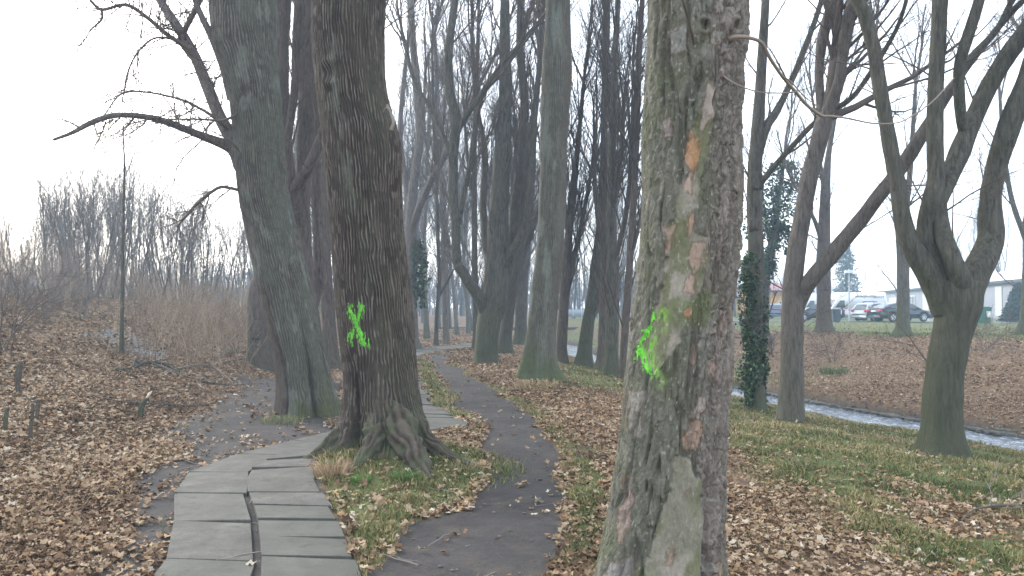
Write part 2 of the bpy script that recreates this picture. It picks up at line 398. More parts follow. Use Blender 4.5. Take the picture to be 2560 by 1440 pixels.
def build_ground():
    def axis(a, b, s0, n):
        lo, hi = math.asinh(a/s0), math.asinh(b/s0); return np.sinh(np.linspace(lo, hi, n))*s0
    X = axis(-420, 420, 5.5, 560); Y = 7+axis(-140, 700, 4.5, 640)
    gx, gy = np.meshgrid(X, Y); x = gx.ravel(); y = gy.ravel()
    z = ground(x, y)
    z = z+np.where(np.hypot(x, y) > 90, (fbm(x*.02, y*.02, 4, 2)-.5)*3*sstep(90, 260, np.hypot(x, y)), 0)
    e, g, r, bm = masks(x, y)
    nx, ny = len(X), len(Y)
    i = np.arange(ny-1)[:, None]*nx; j = np.arange(nx-1)[None, :]
    Q = np.stack([i+j, i+j+1, i+j+nx+1, i+j+nx], -1).reshape(-1, 4)
    m, n, b = newmat('woodland_floor')
    v = coords(n)
    fine = noise(n, v, 55, 6, .7); mid = noise(n, v, 9, 5, .65); big = noise(n, v, 1.3, 4, .6)
    vo = N(n, 'TexVoronoi', i_Scale=16.0, i_Randomness=1.0); n.links.new(v, vo.inputs['Vector'])
    vr = N(n, 'SeparateColor'); n.links.new(vo.outputs['Color'], vr.inputs[0])
    leafc = ramp(n, vr.outputs[0], [(0, (.13, .078, .045)), (.3, (.24, .155, .09)), (.55, (.33, .228, .14)), (.8, (.42, .31, .20)), (1, (.50, .39, .27))])
    leafc = mixc(n, mth(n, 'MULTIPLY', mth(n, 'SUBTRACT', fine, .35, True), 1.5, True), (.11, .072, .046), leafc)
    leafc = mixc(n, mth(n, 'MULTIPLY', mth(n, 'SUBTRACT', big, .5, True), 3, True), leafc, mixc(n, .5, leafc, (.20, .115, .075)))
    earthc = ramp(n, mth(n, 'ADD', mth(n, 'MULTIPLY', fine, .55), mth(n, 'MULTIPLY', big, .45)), [(.3, (.028, .025, .024)), (.45, (.048, .044, .043)), (.55, (.062, .057, .056)), (.66, (.085, .078, .073)), (.78, (.125, .112, .10))])
    grc = ramp(n, mth(n, 'ADD', mth(n, 'MULTIPLY', fine, .5), mth(n, 'MULTIPLY', mid, .5)), [(.32, (.050, .045, .028)), (.45, (.085, .10, .038)), (.58, (.13, .145, .055)), (.72, (.22, .20, .10))])
    rubc = ramp(n, vr.outputs[1], [(0, (.07, .07, .07)), (.5, (.13, .13, .13)), (1, (.22, .22, .22))])
    jig = mth(n, 'MULTIPLY', mth(n, 'SUBTRACT', mth(n, 'ADD', mth(n, 'MULTIPLY', fine, .4), mth(n, 'MULTIPLY', mid, .6)), .5), 1.5)
    def mk(a, s=2.2):
        t = mth(n, 'ADD', attr(n, a), jig); return mth(n, 'MULTIPLY', mth(n, 'SUBTRACT', t, .28, True), s, True)
    c = mixc(n, mk('rubble'), leafc, rubc)
    c = mixc(n, mk('grass', 1.7), c, grc)
    earthc = mixc(n, mth(n, 'MULTIPLY', mth(n, 'SUBTRACT', noise(n, v, 3.2, 6, .7), .50, True), 5, True), earthc, (.088, .075, .060))
    earthc = mixc(n, mth(n, 'MULTIPLY', mth(n, 'SUBTRACT', noise(n, v, 160, 3, .8), .62, True), 9, True), earthc, (.17, .16, .15))
    c = mixc(n, mk('earth'), c, earthc)
    c = mixc(n, attr(n, 'bed'), c, (.07, .065, .055))
    n.links.new(c, b.inputs['Base Color']); b.inputs['Roughness'].default_value = .95; b.inputs['Specular IOR Level'].default_value = .12
    bump(n, b, mth(n, 'ADD', fine, mth(n, 'MULTIPLY', vo.outputs['Distance'], .8)), .5, .02)
    me = mesh('ground', np.stack([x, y, z], 1), Q, None, dict(earth=e, grass=g, rubble=r, bed=bm), True, [m])
    tag(link('ground', me), kind='structure')
build_ground()

# ------------------------------------------------------------------ stream
def build_water():
    ys = np.concatenate([np.linspace(-20, 60, 500), np.linspace(60.5, 110, 80)]); k = 9
    xs = np.interp(ys, SX[:, 0], SX[:, 1]); gr = np.gradient(xs, ys); nrm = np.stack([np.ones_like(xs), -gr], 1); nrm /= np.linalg.norm(nrm, axis=1)[:, None]
    o = np.linspace(-1.05, 1.05, k)
    V = np.stack([xs[:, None]+nrm[:, 0:1]*o*STRW*1.1, ys[:, None]+nrm[:, 1:2]*o*STRW*1.1, np.full((len(ys), k), WATER_Z)], -1)
    V[..., 2] += (fbm(V[..., 0]*3, V[..., 1]*2, 2.2, 3)-.5)*.05
    i = np.arange(len(ys)-1)[:, None]*k; j = np.arange(k-1)[None, :]
    Q = np.stack([i+j, i+j+1, i+j+k+1, i+j+k], -1).reshape(-1, 4)
    m, n, b = newmat('stream_water'); v = coords(n, 'Object', (1.6, .8, 1))
    f = noise(n, v, 9, 5, .6, .8)
    c = ramp(n, noise(n, v, 5, 5, .7, .5), [(.44, (.05, .06, .075)), (.56, (.19, .23, .29)), (.70, (.55, .62, .70))])  # foam flecks, plus pale sky reflection painted into the water colour
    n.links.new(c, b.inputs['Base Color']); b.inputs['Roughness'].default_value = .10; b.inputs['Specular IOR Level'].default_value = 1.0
    bump(n, b, f, .5, .03)
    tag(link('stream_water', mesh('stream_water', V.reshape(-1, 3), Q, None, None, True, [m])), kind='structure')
build_water()
def rock(R, s, sub=10):
    th = np.linspace(0, pi, sub)[1:-1]; ph = np.linspace(0, 2*pi, sub*2, endpoint=False)
    a, p_ = np.meshgrid(th, ph, indexing='ij')
    d = np.stack([np.sin(a)*np.cos(p_), np.sin(a)*np.sin(p_), np.cos(a)], -1).reshape(-1, 3)
    o = R.uniform(0, 30, 3); q = d*1.3+o
    r = .62+.6*vnoise(q[:, 0], q[:, 1], q[:, 2]); d = np.clip(d*1.35, -1, 1)
    V = np.concatenate([d*r[:, None], [[0, 0, .9], [0, 0, -.9]]])*np.array(s)
    m_ = len(ph); i = np.arange(len(th)-1)[:, None]*m_; j = np.arange(m_)[None, :]; j2 = (j+1) % m_
    Q = np.stack([i+j, i+m_+j, i+m_+j2, i+j2], -1).reshape(-1, 4)
    t = len(d); T = [[t, k, (k+1) % m_] for k in range(m_)]+[[t+1, t-m_+(k+1) % m_, t-m_+k] for k in range(m_)]
    return V, Q, T
STONE = flat('river_stone', (.105, .10, .085), .9, .4, 5)
def build_riprap():
    mb = MB(); R = np.random.default_rng(5)
    for y in np.arange(11.5, 30, .14):
        x0 = np.interp(y, SX[:, 0], SX[:, 1]); g = (np.interp(y+.5, SX[:, 0], SX[:, 1])-x0)/.5
        nx, ny = 1/math.hypot(1, g), -g/math.hypot(1, g)
        for row in range(3):
            o = STRW+.06+row*.17+R.uniform(-.05, .05); yy = y+ny*o+R.uniform(-.06, .06)+row*.05; xx = x0+nx*o
            s = R.uniform(.06, .13); V, Q, T = rock(R, (s*1.7, s*1.2, s*.5), 7)
            V = V @ rotz(R.uniform(0, 6)).T+np.array([xx, yy, WATER_Z+.02+row*.05]); mb.add(V, Q, T)
    tag(mb.build('stone_bank_edging', STONE), kind='structure')
build_riprap()

# ------------------------------------------------------------------ slab path
def build_slabs():
    Lp, Rp = SL, SR
    _Lp = [(-2.02,4.2),(-2.08,4.78),(-2.5,5.95),(-3.1,7.6),(-2.88,8.9),(-2.3,10.2),(-2.25,11.3),(-2.62,13.2),(-2.9,15),(-3.15,17),(-3.75,21),(-4.35,25.5),(-4.2,28.6),(-3.35,31.6),(-2.3,34.2),(-.7,38),(2.0,46)]
    _Rp = [(-.78,4.2),(-.92,4.78),(-1.33,6.1),(-1.98,7.95),(-1.7,9.3),(-.62,10.9),(-.98,11.9),(-1.38,13.2),(-1.64,14.9),(-1.93,16.8),(-2.55,20.6),(-3.1,24.6),(-2.95,28.0),(-2.45,30.4),(-1.5,33.0),(-.1,36.6),(2.7,44.8)]
    n = 96
    L = catmull([(a, b, 0) for a, b in Lp], n*4); R_ = catmull([(a, b, 0) for a, b in Rp], n*4)
    M = (L+R_)/2
    s = np.concatenate([[0], np.cumsum(np.linalg.norm(np.diff(M[:, :2], axis=0), axis=1))])
    R = np.random.default_rng(12); mb = MB(); q = 0.0; row = 0
    def at(A, u): return np.array([np.interp(u, s, A[:, 0]), np.interp(u, s, A[:, 1])])
    while q < s[-1]-.6:
        ln = .455+R.uniform(-.02, .02); g0 = .002 if row % 2 else .014+R.uniform(0, .014)
        near = M[min(np.searchsorted(s, q), len(M)-1)][1]
        for side in (0, 1):
            a0, a1 = q+g0, q+ln
            if side == 0 and near < 12:
                if row % 2: continue
                a0, a1 = q+.012, q+ln*2-.004
            sh = R.uniform(-.03, .03)+(.06 if side else 0)
            A0, A1 = at(L, a0+sh), at(L, a1+sh); B0, B1 = at(R_, a0+sh), at(R_, a1+sh)
            gap = (.014 if near < 6.8 else .004)+R.uniform(0, .022)*(side == 0)
            if side == 0: c = [A0, A0+(B0-A0)*(.5-gap), A1+(B1-A1)*(.5-gap), A1]
            else: c = [A0+(B0-A0)*(.5+gap), B0, B1, A1+(B1-A1)*(.5+gap)]
            c = [np.asarray(k) for k in c]
            jit = R.uniform(-.025, .025) if near < 10 else R.uniform(-.05, .12)
            if side: c[1] = c[1]+(B0-A0)*jit; c[2] = c[2]+(B1-A1)*jit
            cz = np.mean([float(ground(k[0], k[1], False)) for k in c]); tz = R.uniform(-.010, .010, 4)
            if 8.0 < near < 10.5 and side: cz += .03
            cen = np.mean(c, 0); top = []; ed = []; bot = []
            for k, t in zip(c, tz):
                z = .5*cz+.5*float(ground(k[0], k[1], False))+.03+t
                inn = k+(cen-k)*.012
                top.append([inn[0], inn[1], z]); ed.append([k[0], k[1], z-.005]); bot.append([k[0], k[1], z-.09])
            V = top+ed+bot; Q = [[0, 1, 2, 3]]
            for k in range(4):
                k2 = (k+1) % 4; Q += [[4+k, 4+k2, k2, k], [8+k, 8+k2, 4+k2, 4+k]]
            mb.add(V, Q, tone=R.uniform(0, 1))
        q += ln; row += 1
    m, n_, b = newmat('worn_concrete'); v = coords(n_)
    f = noise(n_, v, 90, 5, .8); g = noise(n_, v, 2.6, 6, .75); h = noise(n_, v, 9, 6, .75)
    c = ramp(n_, mth(n_, 'ADD', mth(n_, 'MULTIPLY', g, .6), mth(n_, 'MULTIPLY', f, .4)), [(.34, (.044, .042, .037)), (.5, (.088, .084, .075)), (.66, (.150, .143, .128))])
    c = mixc(n_, mth(n_, 'MULTIPLY', attr(n_, 'tone'), .55), c, (.080, .084, .070))
    c = mixc(n_, mth(n_, 'MULTIPLY', mth(n_, 'SUBTRACT', h, .53, True), 5, True), c, (.052, .053, .040))
    c = mixc(n_, mth(n_, 'MULTIPLY', mth(n_, 'SUBTRACT', f, .64, True), 9, True), c, (.22, .21, .19))
    n_.links.new(c, b.inputs['Base Color']); b.inputs['Roughness'].default_value = .85; bump(n_, b, mth(n_, 'ADD', f, h), .35, .01)
    tag(mb.build('slab_path', m, smooth=False), kind='structure')
build_slabs()

# ------------------------------------------------------------------ leaf litter, grass, twigs: what nobody could count
def leaf_mat():
    m, n, b = newmat('dry_leaf')
    c = ramp(n, attr(n, 'tone'), [(0, (.085, .048, .028)), (.2, (.17, .102, .055)), (.42, (.28, .182, .105)), (.62, (.37, .265, .165)), (.8, (.46, .36, .245)), (.9, (.42, .24, .10)), (1, (.58, .50, .39))])
    v = coords(n); c = mixc(n, mth(n, 'MULTIPLY', noise(n, v, 40, 3), .35), c, (.11, .07, .05))
    n.links.new(c, b.inputs['Base Color']); b.inputs['Roughness'].default_value = .8; b.inputs['Specular IOR Level'].default_value = .2
    return m
def build_leaves():
    R = np.random.default_rng(21); Nn = 760000
    th = R.uniform(RAD(-47), RAD(47), Nn); r = 3.6*np.exp(R.uniform(0, 1, Nn)**.82*math.log(60/3.6))
    x = r*np.sin(th); y = r*np.cos(th)
    e, g, rb, bd = masks(x, y)
    lit = np.clip(1-e*.994-g*.90-rb*.6-bd, 0, 1)
    clump = sstep(.25, .6, fbm(x*.9, y*.9, 8.8, 3)+.08)
    dn = np.clip((.30+.70*clump)*lit, 0, 1)*np.where((x > 1.4) & (y < 14), .68, 1)
    slabd = sstep(-.03, .1, sdpoly(x, y, SLABPOLY))
    dn = np.maximum(dn, .002+.009*(fbm(x*.8, y*.8, 4.4, 2) > .56))*(.06+.94*slabd)
    dn *= np.clip((r/8)**.8, .55, 1)
    keep = R.random(Nn) < dn*.62
    x, y, r = x[keep], y[keep], r[keep]; M = len(x)
    z = ground(x, y)
    rim = np.array([1, .66, .90, .60, .80, .45, .5, .45, .80, .60, .90, .66]); K = len(rim)
    a = np.arange(K)/K*2*pi; s = R.uniform(.019, .043, M)*np.where(x > 1.4, .82, 1)*np.where(R.random(M) < .12, 1.4, 1)*(1+.018*r)
    asp = R.uniform(.55, 1.0, M)
    lx = np.cos(a)[None]*rim*s[:, None]; ly = np.sin(a)[None]*rim*(s*asp)[:, None]
    curl = R.uniform(-.2, 1.1, (M, 1))*s[:, None]*(np.abs(ly)/s[:, None])**1.6+R.normal(0, .12, (M, K))*s[:, None]+R.uniform(-.2, .5, (M, 1))*s[:, None]*(lx/s[:, None])**2
    P3 = np.concatenate([np.stack([lx, ly, curl], -1), np.zeros((M, 1, 3))], 1)
    def rx(t): o = np.zeros((M, 3, 3)); o[:, 0, 0] = 1; o[:, 1, 1] = np.cos(t); o[:, 1, 2] = -np.sin(t); o[:, 2, 1] = np.sin(t); o[:, 2, 2] = np.cos(t); return o
    def rz(t): o = np.zeros((M, 3, 3)); o[:, 2, 2] = 1; o[:, 0, 0] = np.cos(t); o[:, 0, 1] = -np.sin(t); o[:, 1, 0] = np.sin(t); o[:, 1, 1] = np.cos(t); return o
    Rm = rz(R.uniform(0, 6.28, M)) @ rx(R.normal(0, .38, M)) @ rz(R.uniform(0, 6.28, M))
    W = np.einsum('mij,mkj->mki', Rm, P3)+np.stack([x, y, z+R.uniform(.004, .035, M)], -1)[:, None, :]
    b_ = np.arange(M)[:, None]*(K+1); k = np.arange(K)[None]
    T = np.stack([b_+k, b_+(k+1) % K, np.broadcast_to(b_+K, (M, K))], -1).reshape(-1, 3)
    tone = np.clip(R.beta(2.2, 2.4, M)+R.choice([0, 0, 0, 0, 0, -.2, .3], M)+(fbm(x*.6, y*.6, 2.2, 2)-.5)*.55+(fbm(x*3, y*3, 5.2, 2)-.5)*.35, 0, 1)
    o = link('fallen_leaves', mesh('fallen_leaves', W.reshape(-1, 3), None, T, dict(tone=np.repeat(tone, K+1)), False, [leaf_mat()]))
    tag(o, 'brown dry leaf litter covering the banks and slope', 'leaf litter', kind='stuff')
    print('leaves', M)
build_leaves()
def build_grass():
    R = np.random.default_rng(31); Nn = 620000
    th = R.uniform(RAD(-42), RAD(44), Nn); r = 3.8*np.exp(R.uniform(0, math.log(38/3.8), Nn))
    x = r*np.sin(th); y = r*np.cos(th)
    e, g, rb, bd = masks(x, y)
    cl = fbm(x*3.2, y*3.2, 6.1, 3); dn = (g*(.25+.9*sstep(.38, .62, cl))+.02*(1-e))*(1-bd)
    near = np.hypot(x-T2C[0]-.2, y-T2C[1]+.5); dn = np.maximum(dn, .9*sstep(1.4, .8, near)*(y < T2C[1]+.2)*sstep(.3, .5, cl))
    dn = dn*sstep(-.01, .03, sdpoly(x, y, SLABPOLY))
    keep = R.random(Nn) < dn*.75; x, y, r = x[keep], y[keep], r[keep]; cl = cl[keep]; M = len(x)
    z = ground(x, y)-.005
    h = R.uniform(.020, .060, M)*(1+.5*(cl > .55))*(1+.01*r); wd = R.uniform(.0022, .0042, M)*(1+r*.09)
    az = R.uniform(0, 2*pi, M); ln = R.uniform(.3, 1.1, M)*h; la = R.uniform(0, 2*pi, M)
    sx, sy = np.cos(az)*wd, np.sin(az)*wd; bx, by = np.cos(la)*ln, np.sin(la)*ln
    V = np.stack([np.stack([x-sx, y-sy, z], -1), np.stack([x+sx, y+sy, z], -1), np.stack([x+sx*.7+bx*.35, y+sy*.7+by*.35, z+h*.65], -1), np.stack([x-sx*.7+bx*.35, y-sy*.7+by*.35, z+h*.65], -1), np.stack([x+bx, y+by, z+h*.95], -1)], 1)
    b_ = np.arange(M)*5
    Q = np.stack([b_, b_+1, b_+2, b_+3], -1); T = np.stack([b_+3, b_+2, b_+4], -1)
    tone = np.clip(R.beta(2, 2, M)*.8+(fbm(x*1.3, y*1.3, 1.1, 2)-.5)*.9+.1, 0, 1)
    m, n, b = newmat('grass_blade')
    c = ramp(n, attr(n, 'tone'), [(0, (.060, .090, .028)), (.35, (.105, .130, .042)), (.6, (.19, .180, .065)), (.8, (.30, .245, .12)), (1, (.42, .33, .20))])
    n.links.new(c, b.inputs['Base Color']); b.inputs['Roughness'].default_value = .7
    o = link('grass', mesh('grass', V.reshape(-1, 3), Q, T, dict(tone=np.repeat(tone, 5)), False, [m]))
    tag(o, 'short mossy winter grass beside the paths and down the slope', 'grass', kind='stuff'); print('grass', M)
build_grass()
def build_litter_twigs():
    R = np.random.default_rng(41); M = 240
    r = 4*np.exp(R.uniform(0, 1.9, M)); th = R.uniform(-.75, .72, M); x = r*np.sin(th); y = r*np.cos(th)
    e, g, rb, bd = masks(x, y); k = bd < .1; x, y = x[k], y[k]; M = len(x)
    L = R.uniform(.06, .4, M); a = R.uniform(0, 6.28, M); n = 5; t = np.linspace(-.5, .5, n)
    px = x[:, None]+np.cos(a)[:, None]*t*L[:, None]; py = y[:, None]+np.sin(a)[:, None]*t*L[:, None]+R.normal(0, .006, (M, n))
    pz = ground(px, py)+.02+R.normal(0, .004, (M, n)); pts = np.stack([px, py, pz], -1)
    rad = R.uniform(.002, .006, M)[:, None]*np.linspace(1.2, .6, n)[None]
    V, Q = tubes(pts, rad, 5); mb = MB(); mb.add(V, Q)
    tag(mb.build('twig_litter', TW['twig_pale']), 'broken little twigs strewn over paths and leaves', 'twig litter', kind='stuff')
    mb = MB(); M = 900; r = 4*np.exp(R.uniform(0, 1.9, M)); th = R.uniform(-.6, .3, M); x = r*np.sin(th); y = r*np.cos(th)
    e, g, rb, bd = masks(x, y); k = e > .5; x, y = x[k], y[k]
    for a_, b_ in zip(x, y):
        s = R.uniform(.005, .016); V, Q, T = rock(R, (s, s*.8, s*.5), 5); mb.add(V+np.array([a_, b_, float(ground(a_, b_))+s*.2]), Q, T)
    tag(mb.build('grit', STONE), 'small grit and pebbles scattered on the bare earth path', 'grit', kind='stuff')
build_litter_twigs()

# ------------------------------------------------------------------ the four big trunks near the path
def vcolmat(name, bstr=.6, scale=70, dist=.012, aniso=.25):
    m, n, b = newmat(name)
    v = coords(n, 'Object', (1, 1, aniso)); f = noise(n, v, scale, 6, .7, .3); g = noise(n, coords(n), 14, 5, .7)
    c = mixc(n, 1.0, attr(n, 'col', 'Color'), ramp(n, mth(n, 'ADD', mth(n, 'MULTIPLY', f, .6), mth(n, 'MULTIPLY', g, .4)), [(.3, (.62,)*3), (.5, (.98,)*3), (.7, (1.35,)*3)]), 'MULTIPLY')
    n.links.new(c, b.inputs['Base Color']); b.inputs['Roughness'].default_value = .92; b.inputs['Specular IOR Level'].default_value = .15
    bump(n, b, f, bstr, dist); return m
def cmix(a, b, t):
    t = np.clip(t, 0, 1)[..., None]; return np.asarray(a)*(1-t)+np.asarray(b)*t
class Hero:
    def __init__(s, Y, edges, base, ztop, lobes, disp, color):
        e = [(P(l, y, Y), P(r, y, Y)) for y, l, r in edges]
        z = np.array([a[0][2] for a in e]); cx = np.array([(a[0][0]+a[1][0])/2 for a in e]); r = np.array([(a[1][0]-a[0][0])/2 for a in e])
        o = np.argsort(z); z, cx, r = z[o], cx[o], r[o]
        sl = (cx[-1]-cx[-4])/(z[-1]-z[-4]+1e-9)*.6
        zt = z[-1]+np.array([1., 3., 8., 14]); cx = np.append(cx, cx[-1]+sl*np.array([1., 3., 6., 9])); r = np.append(r, r[-1]*np.array([.97, .88, .62, .4])); z = np.append(z, zt)
        z = np.append(-6, z); cx = np.append(cx[0], cx); r = np.append(r[0], r)
        s.z, s.cx, s.r, s.Y, s.zb, s.zt, s.lobes, s.disp, s.color = z, cx, r, Y, base, ztop, lobes, disp, color
        s.org = np.array([np.interp(base, z, cx), Y, base])
    def surf(s, th, z, off=0.0):
        h = np.maximum(z-s.zb, -.35)
        zz = np.linspace(s.zb-1, s.zt+1, 260); rr = np.interp(zz, s.z, s.r); cc = np.interp(zz, s.z, s.cx)
        k = np.ones(9)/9; rr[4:-4] = np.convolve(rr, k, 'valid'); cc[4:-4] = np.convolve(cc, k, 'valid')
        r = np.interp(z, zz, rr); cx = np.interp(z, zz, cc)
        ext = 0
        for (t0, w_, a, hh, p_) in s.lobes:          # angle, width, reach in metres, height scale, sharpness
            d = (th-RAD(t0)+pi) % (2*pi)-pi
            ext = ext+a*np.exp(-(d/RAD(w_))**2)*np.exp(-(np.maximum(h, 0)/hh)**p_)*(1 if a > 0 else 1)
        bx, by, bz = np.cos(th)*r, np.sin(th)*r, z
        dd = s.disp(s, th, z, bx, by, bz, h, r)
        R = np.maximum(r+ext+dd, .04)+off
        return np.stack([cx+np.cos(th)*R, s.Y+np.sin(th)*R*s_depth(s), z+0*th], -1), dd, (bx, by, bz, h, r)
    def build(s, name, nth, dz, parent, mat):
        # finer towards the camera side
        u = np.linspace(0, 1, nth, endpoint=False); th = -pi/2+2*pi*(u-.5)+.55*np.sin(2*pi*(u-.5))*-1
        zs = np.arange(s.zb-.35, min(s.zt, 6.2), dz); zs = np.append(zs, np.arange(zs[-1]+.1, s.zt, .12))
        T, Z = np.meshgrid(th, zs); V, dd, (bx, by, bz, h, r) = s.surf(T.ravel(), Z.ravel())
        col = s.color(s, T.ravel(), Z.ravel(), dd, bx, by, bz, h, r, V)
        i = np.arange(len(zs)-1)[:, None]*nth; j = np.arange(nth)[None, :]; j2 = (j+1) % nth
        Q = np.stack([i+j, i+j2, i+nth+j2, i+nth+j], -1).reshape(-1, 4)
        return link(name, mesh(name, V-s.org, Q, None, dict(col=col), True, [mat]), parent)
    def patch(s, name, th0, th1, z0, z1, step, keep, parent, mat, off=.003):
        r = float(np.interp((z0+z1)/2, s.z, s.r)); th = np.arange(th0, th1, step/r); zs = np.arange(z0, z1, step)
        T, Z = np.meshgrid(th, zs); V, dd, (bx, by, bz, h, r_) = s.surf(T.ravel(), Z.ravel(), off)
        kp = keep(V, dd, bx, by, bz).reshape(T.shape)
        nth = len(th); i = np.arange(len(zs)-1)[:, None]*nth; j = np.arange(nth-1)[None, :]
        Q = np.stack([i+j, i+j+1, i+nth+j+1, i+nth+j], -1)[kp[:-1, :-1]].reshape(-1, 4)
        used, inv = np.unique(Q, return_inverse=True)
        return link(name, mesh(name, V[used]-s.org, inv.reshape(-1, 4), None, None, True, [mat]), parent)
def s_depth(s): return 1.0
def furrow(bx, by, bz, fx, fz, warp=1.0):
    wx = (fbm(bx*6, by*6, bz*3, 2)-.5)*.028*warp; wy = (fbm(bx*6+9, by*6, bz*3+5, 2)-.5)*.028*warp
    n = vnoise((bx+wx)*fx+50, (by+wy)*fx+50, bz*fz+20); a = 1-np.abs(2*n-1)
    n2 = vnoise((bx+wy)*fx*1.9+11, (by+wx)*fx*1.9+5, bz*fz*1.8+3); b = 1-np.abs(2*n2-1)
    return a*.65+b*.35                              # 1 on a furrow line, 0 on ridges
def ridges(th, bx, by, bz, nr, am=1.9, zf=3.2):
    ph = nr*th+2*pi*am*(.7*vnoise(bx*4.2, by*4.2, bz*1.3)+.55*vnoise(bx*11+5, by*11, bz*3.4+3)+.38*vnoise(bx*24+1, by*24, bz*9+3))
    a = .5+.5*np.cos(ph); br = sstep(.48, .75, vnoise(bx*18+9, by*18, bz*12))
    a = np.clip(a*(.35+1.0*vnoise(bx*17, by*17, bz*5)+.3*vnoise(bx*45, by*45, bz*16)), 0, 1)
    return np.clip(a+.45*br*(1-a), 0, 1)      # 1 in a furrow
PAINT = flat('spray_paint', (.15, .52, .06), .8, .35, 40, .1)

# --- the trunk with the green X
def d2(s, th, z, bx, by, bz, h, r):
    f = ridges(th, bx, by, bz, 74, 2.1); d = -.024*f**1.2+.010+(fbm(bx*55, by*55, bz*18, 2)-.5)*.008
    d = d+(fbm(bx*3, by*3, bz*1.2, 2)-.5)*.05
    knot = np.exp(-(((bx+.16)/.09)**2+((bz-4.02)/.11)**2))*(by < 0); ring = np.exp(-((np.sqrt(((bx+.16)/.09)**2+((bz-4.02)/.12)**2)-1)/.35)**2)*(by < 0)
    d = d-.05*knot+.03*ring
    cr = np.exp(-(((th-RAD(-122.5))+.02*np.sin(z*7))/(.085+.02*h))**2)*sstep(1.3, .15, h)
    d = d-.17*cr
    v1, v2, vc = voro(bx*13+5, by*13+5, bz*16+3)
    return d+((fbm(bx*9, by*9, bz*9, 3)-.5)*.10+(vc-.5)*.035*sstep(0, .2, v2-v1))*sstep(.75, .1, h)*(by < .1)
def c2(s, th, z, dd, bx, by, bz, h, r, V):
    f = ridges(th, bx, by, bz, 74, 2.1)
    c = cmix((.128, .103, .084), (.046, .037, .031), sstep(.0, .6, f))
    c = cmix(c, (.080, .066, .055), sstep(.40, .62, fbm(bx*6+2, by*6, bz*1.6, 3))*.6)
    c = cmix(c, (.19, .165, .145), sstep(.55, .75, vnoise(bx*60, by*60, bz*9))*sstep(.5, .2, f)*.7)
    a = fbm(bx*4, by*4, bz*1.1, 3)
    c = cmix(c, (.098, .102, .068), sstep(.50, .66, a)*.35*sstep(-.2, .5, -by/r))
    st = np.exp(-((bx+.10-.03*np.sin(z*3))/.06)**2)*sstep(2.2, 3.2, z)*(by < 0)*sstep(.4, .6, vnoise(bx*30, by*30, bz*8))
    c = cmix(c, (.17, .18, .145), st*.5)
    px, py = topix(V)
    ms = sstep(60, -25, sdpoly(px, py, [(900,1170),(925,1090),(960,1045),(1030,1020),(1060,1050),(1080,1110),(1120,1180),(1110,1240),(900,1215)])+(a-.5)*120)*(by < 0)
    c = cmix(c, cmix((.045, .052, .030), (.105, .115, .078), sstep(.38, .64, fbm(bx*18, by*18, bz*26, 4))), ms*.75)
    c = cmix(c, (.085, .100, .045), sstep(.32, .05, h)*sstep(.35, .6, fbm(bx*7, by*7, bz*7, 3))*.8)
    c = cmix(c, (.10, .072, .05), sstep(.25, .0, h)*sstep(.5, .6, fbm(bx*10+3, by*10, bz*10, 3))*.8)
    q = np.minimum(dline(px, py, XS1), dline(px, py, XS2))
    c = cmix(c, (.20, .42, .07), np.exp(-(q/5)**2)*sstep(.38, .6, fbm(bx*45, by*45, bz*15, 3))*.75*(by < 0))
    return c
XS1 = [(872,768),(890,815),(905,850),(922,868)]; XS2 = [(904,764),(893,805),(880,835),(874,860)]
b2 = float(ground(-1.33, 8.45))
h2 = Hero(8.45, [(0,785,962),(60,782,958),(130,785,960),(200,792,962),(250,797,968),(300,803,985),(340,808,998),(400,815,1000),(500,824,1003),(600,832,1011),(700,840,1021),(800,849,1031),(900,855,1041),(1000,860,1052),(1060,861,1062),(1100,862,1068)],
          b2-.08, 9.5, [(-164, 17, .42, .17, 1.1), (-26, 15, .34, .26, .9), (-63, 19, .50, .34, .9), (-90, 15, .26, .38, 1.1), (60, 25, .35, .3, 1), (130, 25, .35, .3, 1), (-135, 12, .12, .3, 1)], d2, c2)
T2 = empty('marked_tree', h2.org)
tag(T2, 'thick furrowed dark trunk with a green spray-painted X, mossy roots beside the slabs', 'tree')
h2.build('trunk', 460, .0115, T2, vcolmat('furrowed_bark', .7, 60, .012, .22))
def xmark(V, dd, bx, by, bz):
    px, py = topix(V)
    a = dline(px, py, XS1); b_ = dline(px, py, XS2)
    n = fbm(bx*26, by*26, bz*9, 3); d = np.minimum(a, b_); fr = sstep(-.014, .004, dd)
    drip = (np.abs((px*.55) % 6-3) < 1.1)*(n > .45)*(py > 800)*(py < 868)*(px > 872)*(px < 924)
    d2_ = dline(px, py, [(885,790),(893,820),(905,838)])
    g = vnoise(bx*120, by*120, bz*26)
    return ((d < 2.2+8*(n-.5)) & (n*.5+g*.5+fr*.25 > .58)) | ((d2_ < 3+8*(n-.5)) & (n*.5+g*.5+fr*.2 > .58)) | ((d < 11) & (g+fr*.3 > 1.0)) | ((d < 14) & drip & (fr > .6) & (g > .5))
h2.patch('paint_mark', RAD(-155), RAD(-85), 1.05, 1.72, .0045, xmark, T2, PAINT)
def mo_(X): return sstep(.42, .6, fbm(X[..., 0]*11, X[..., 1]*11, X[..., 2]*14, 3))
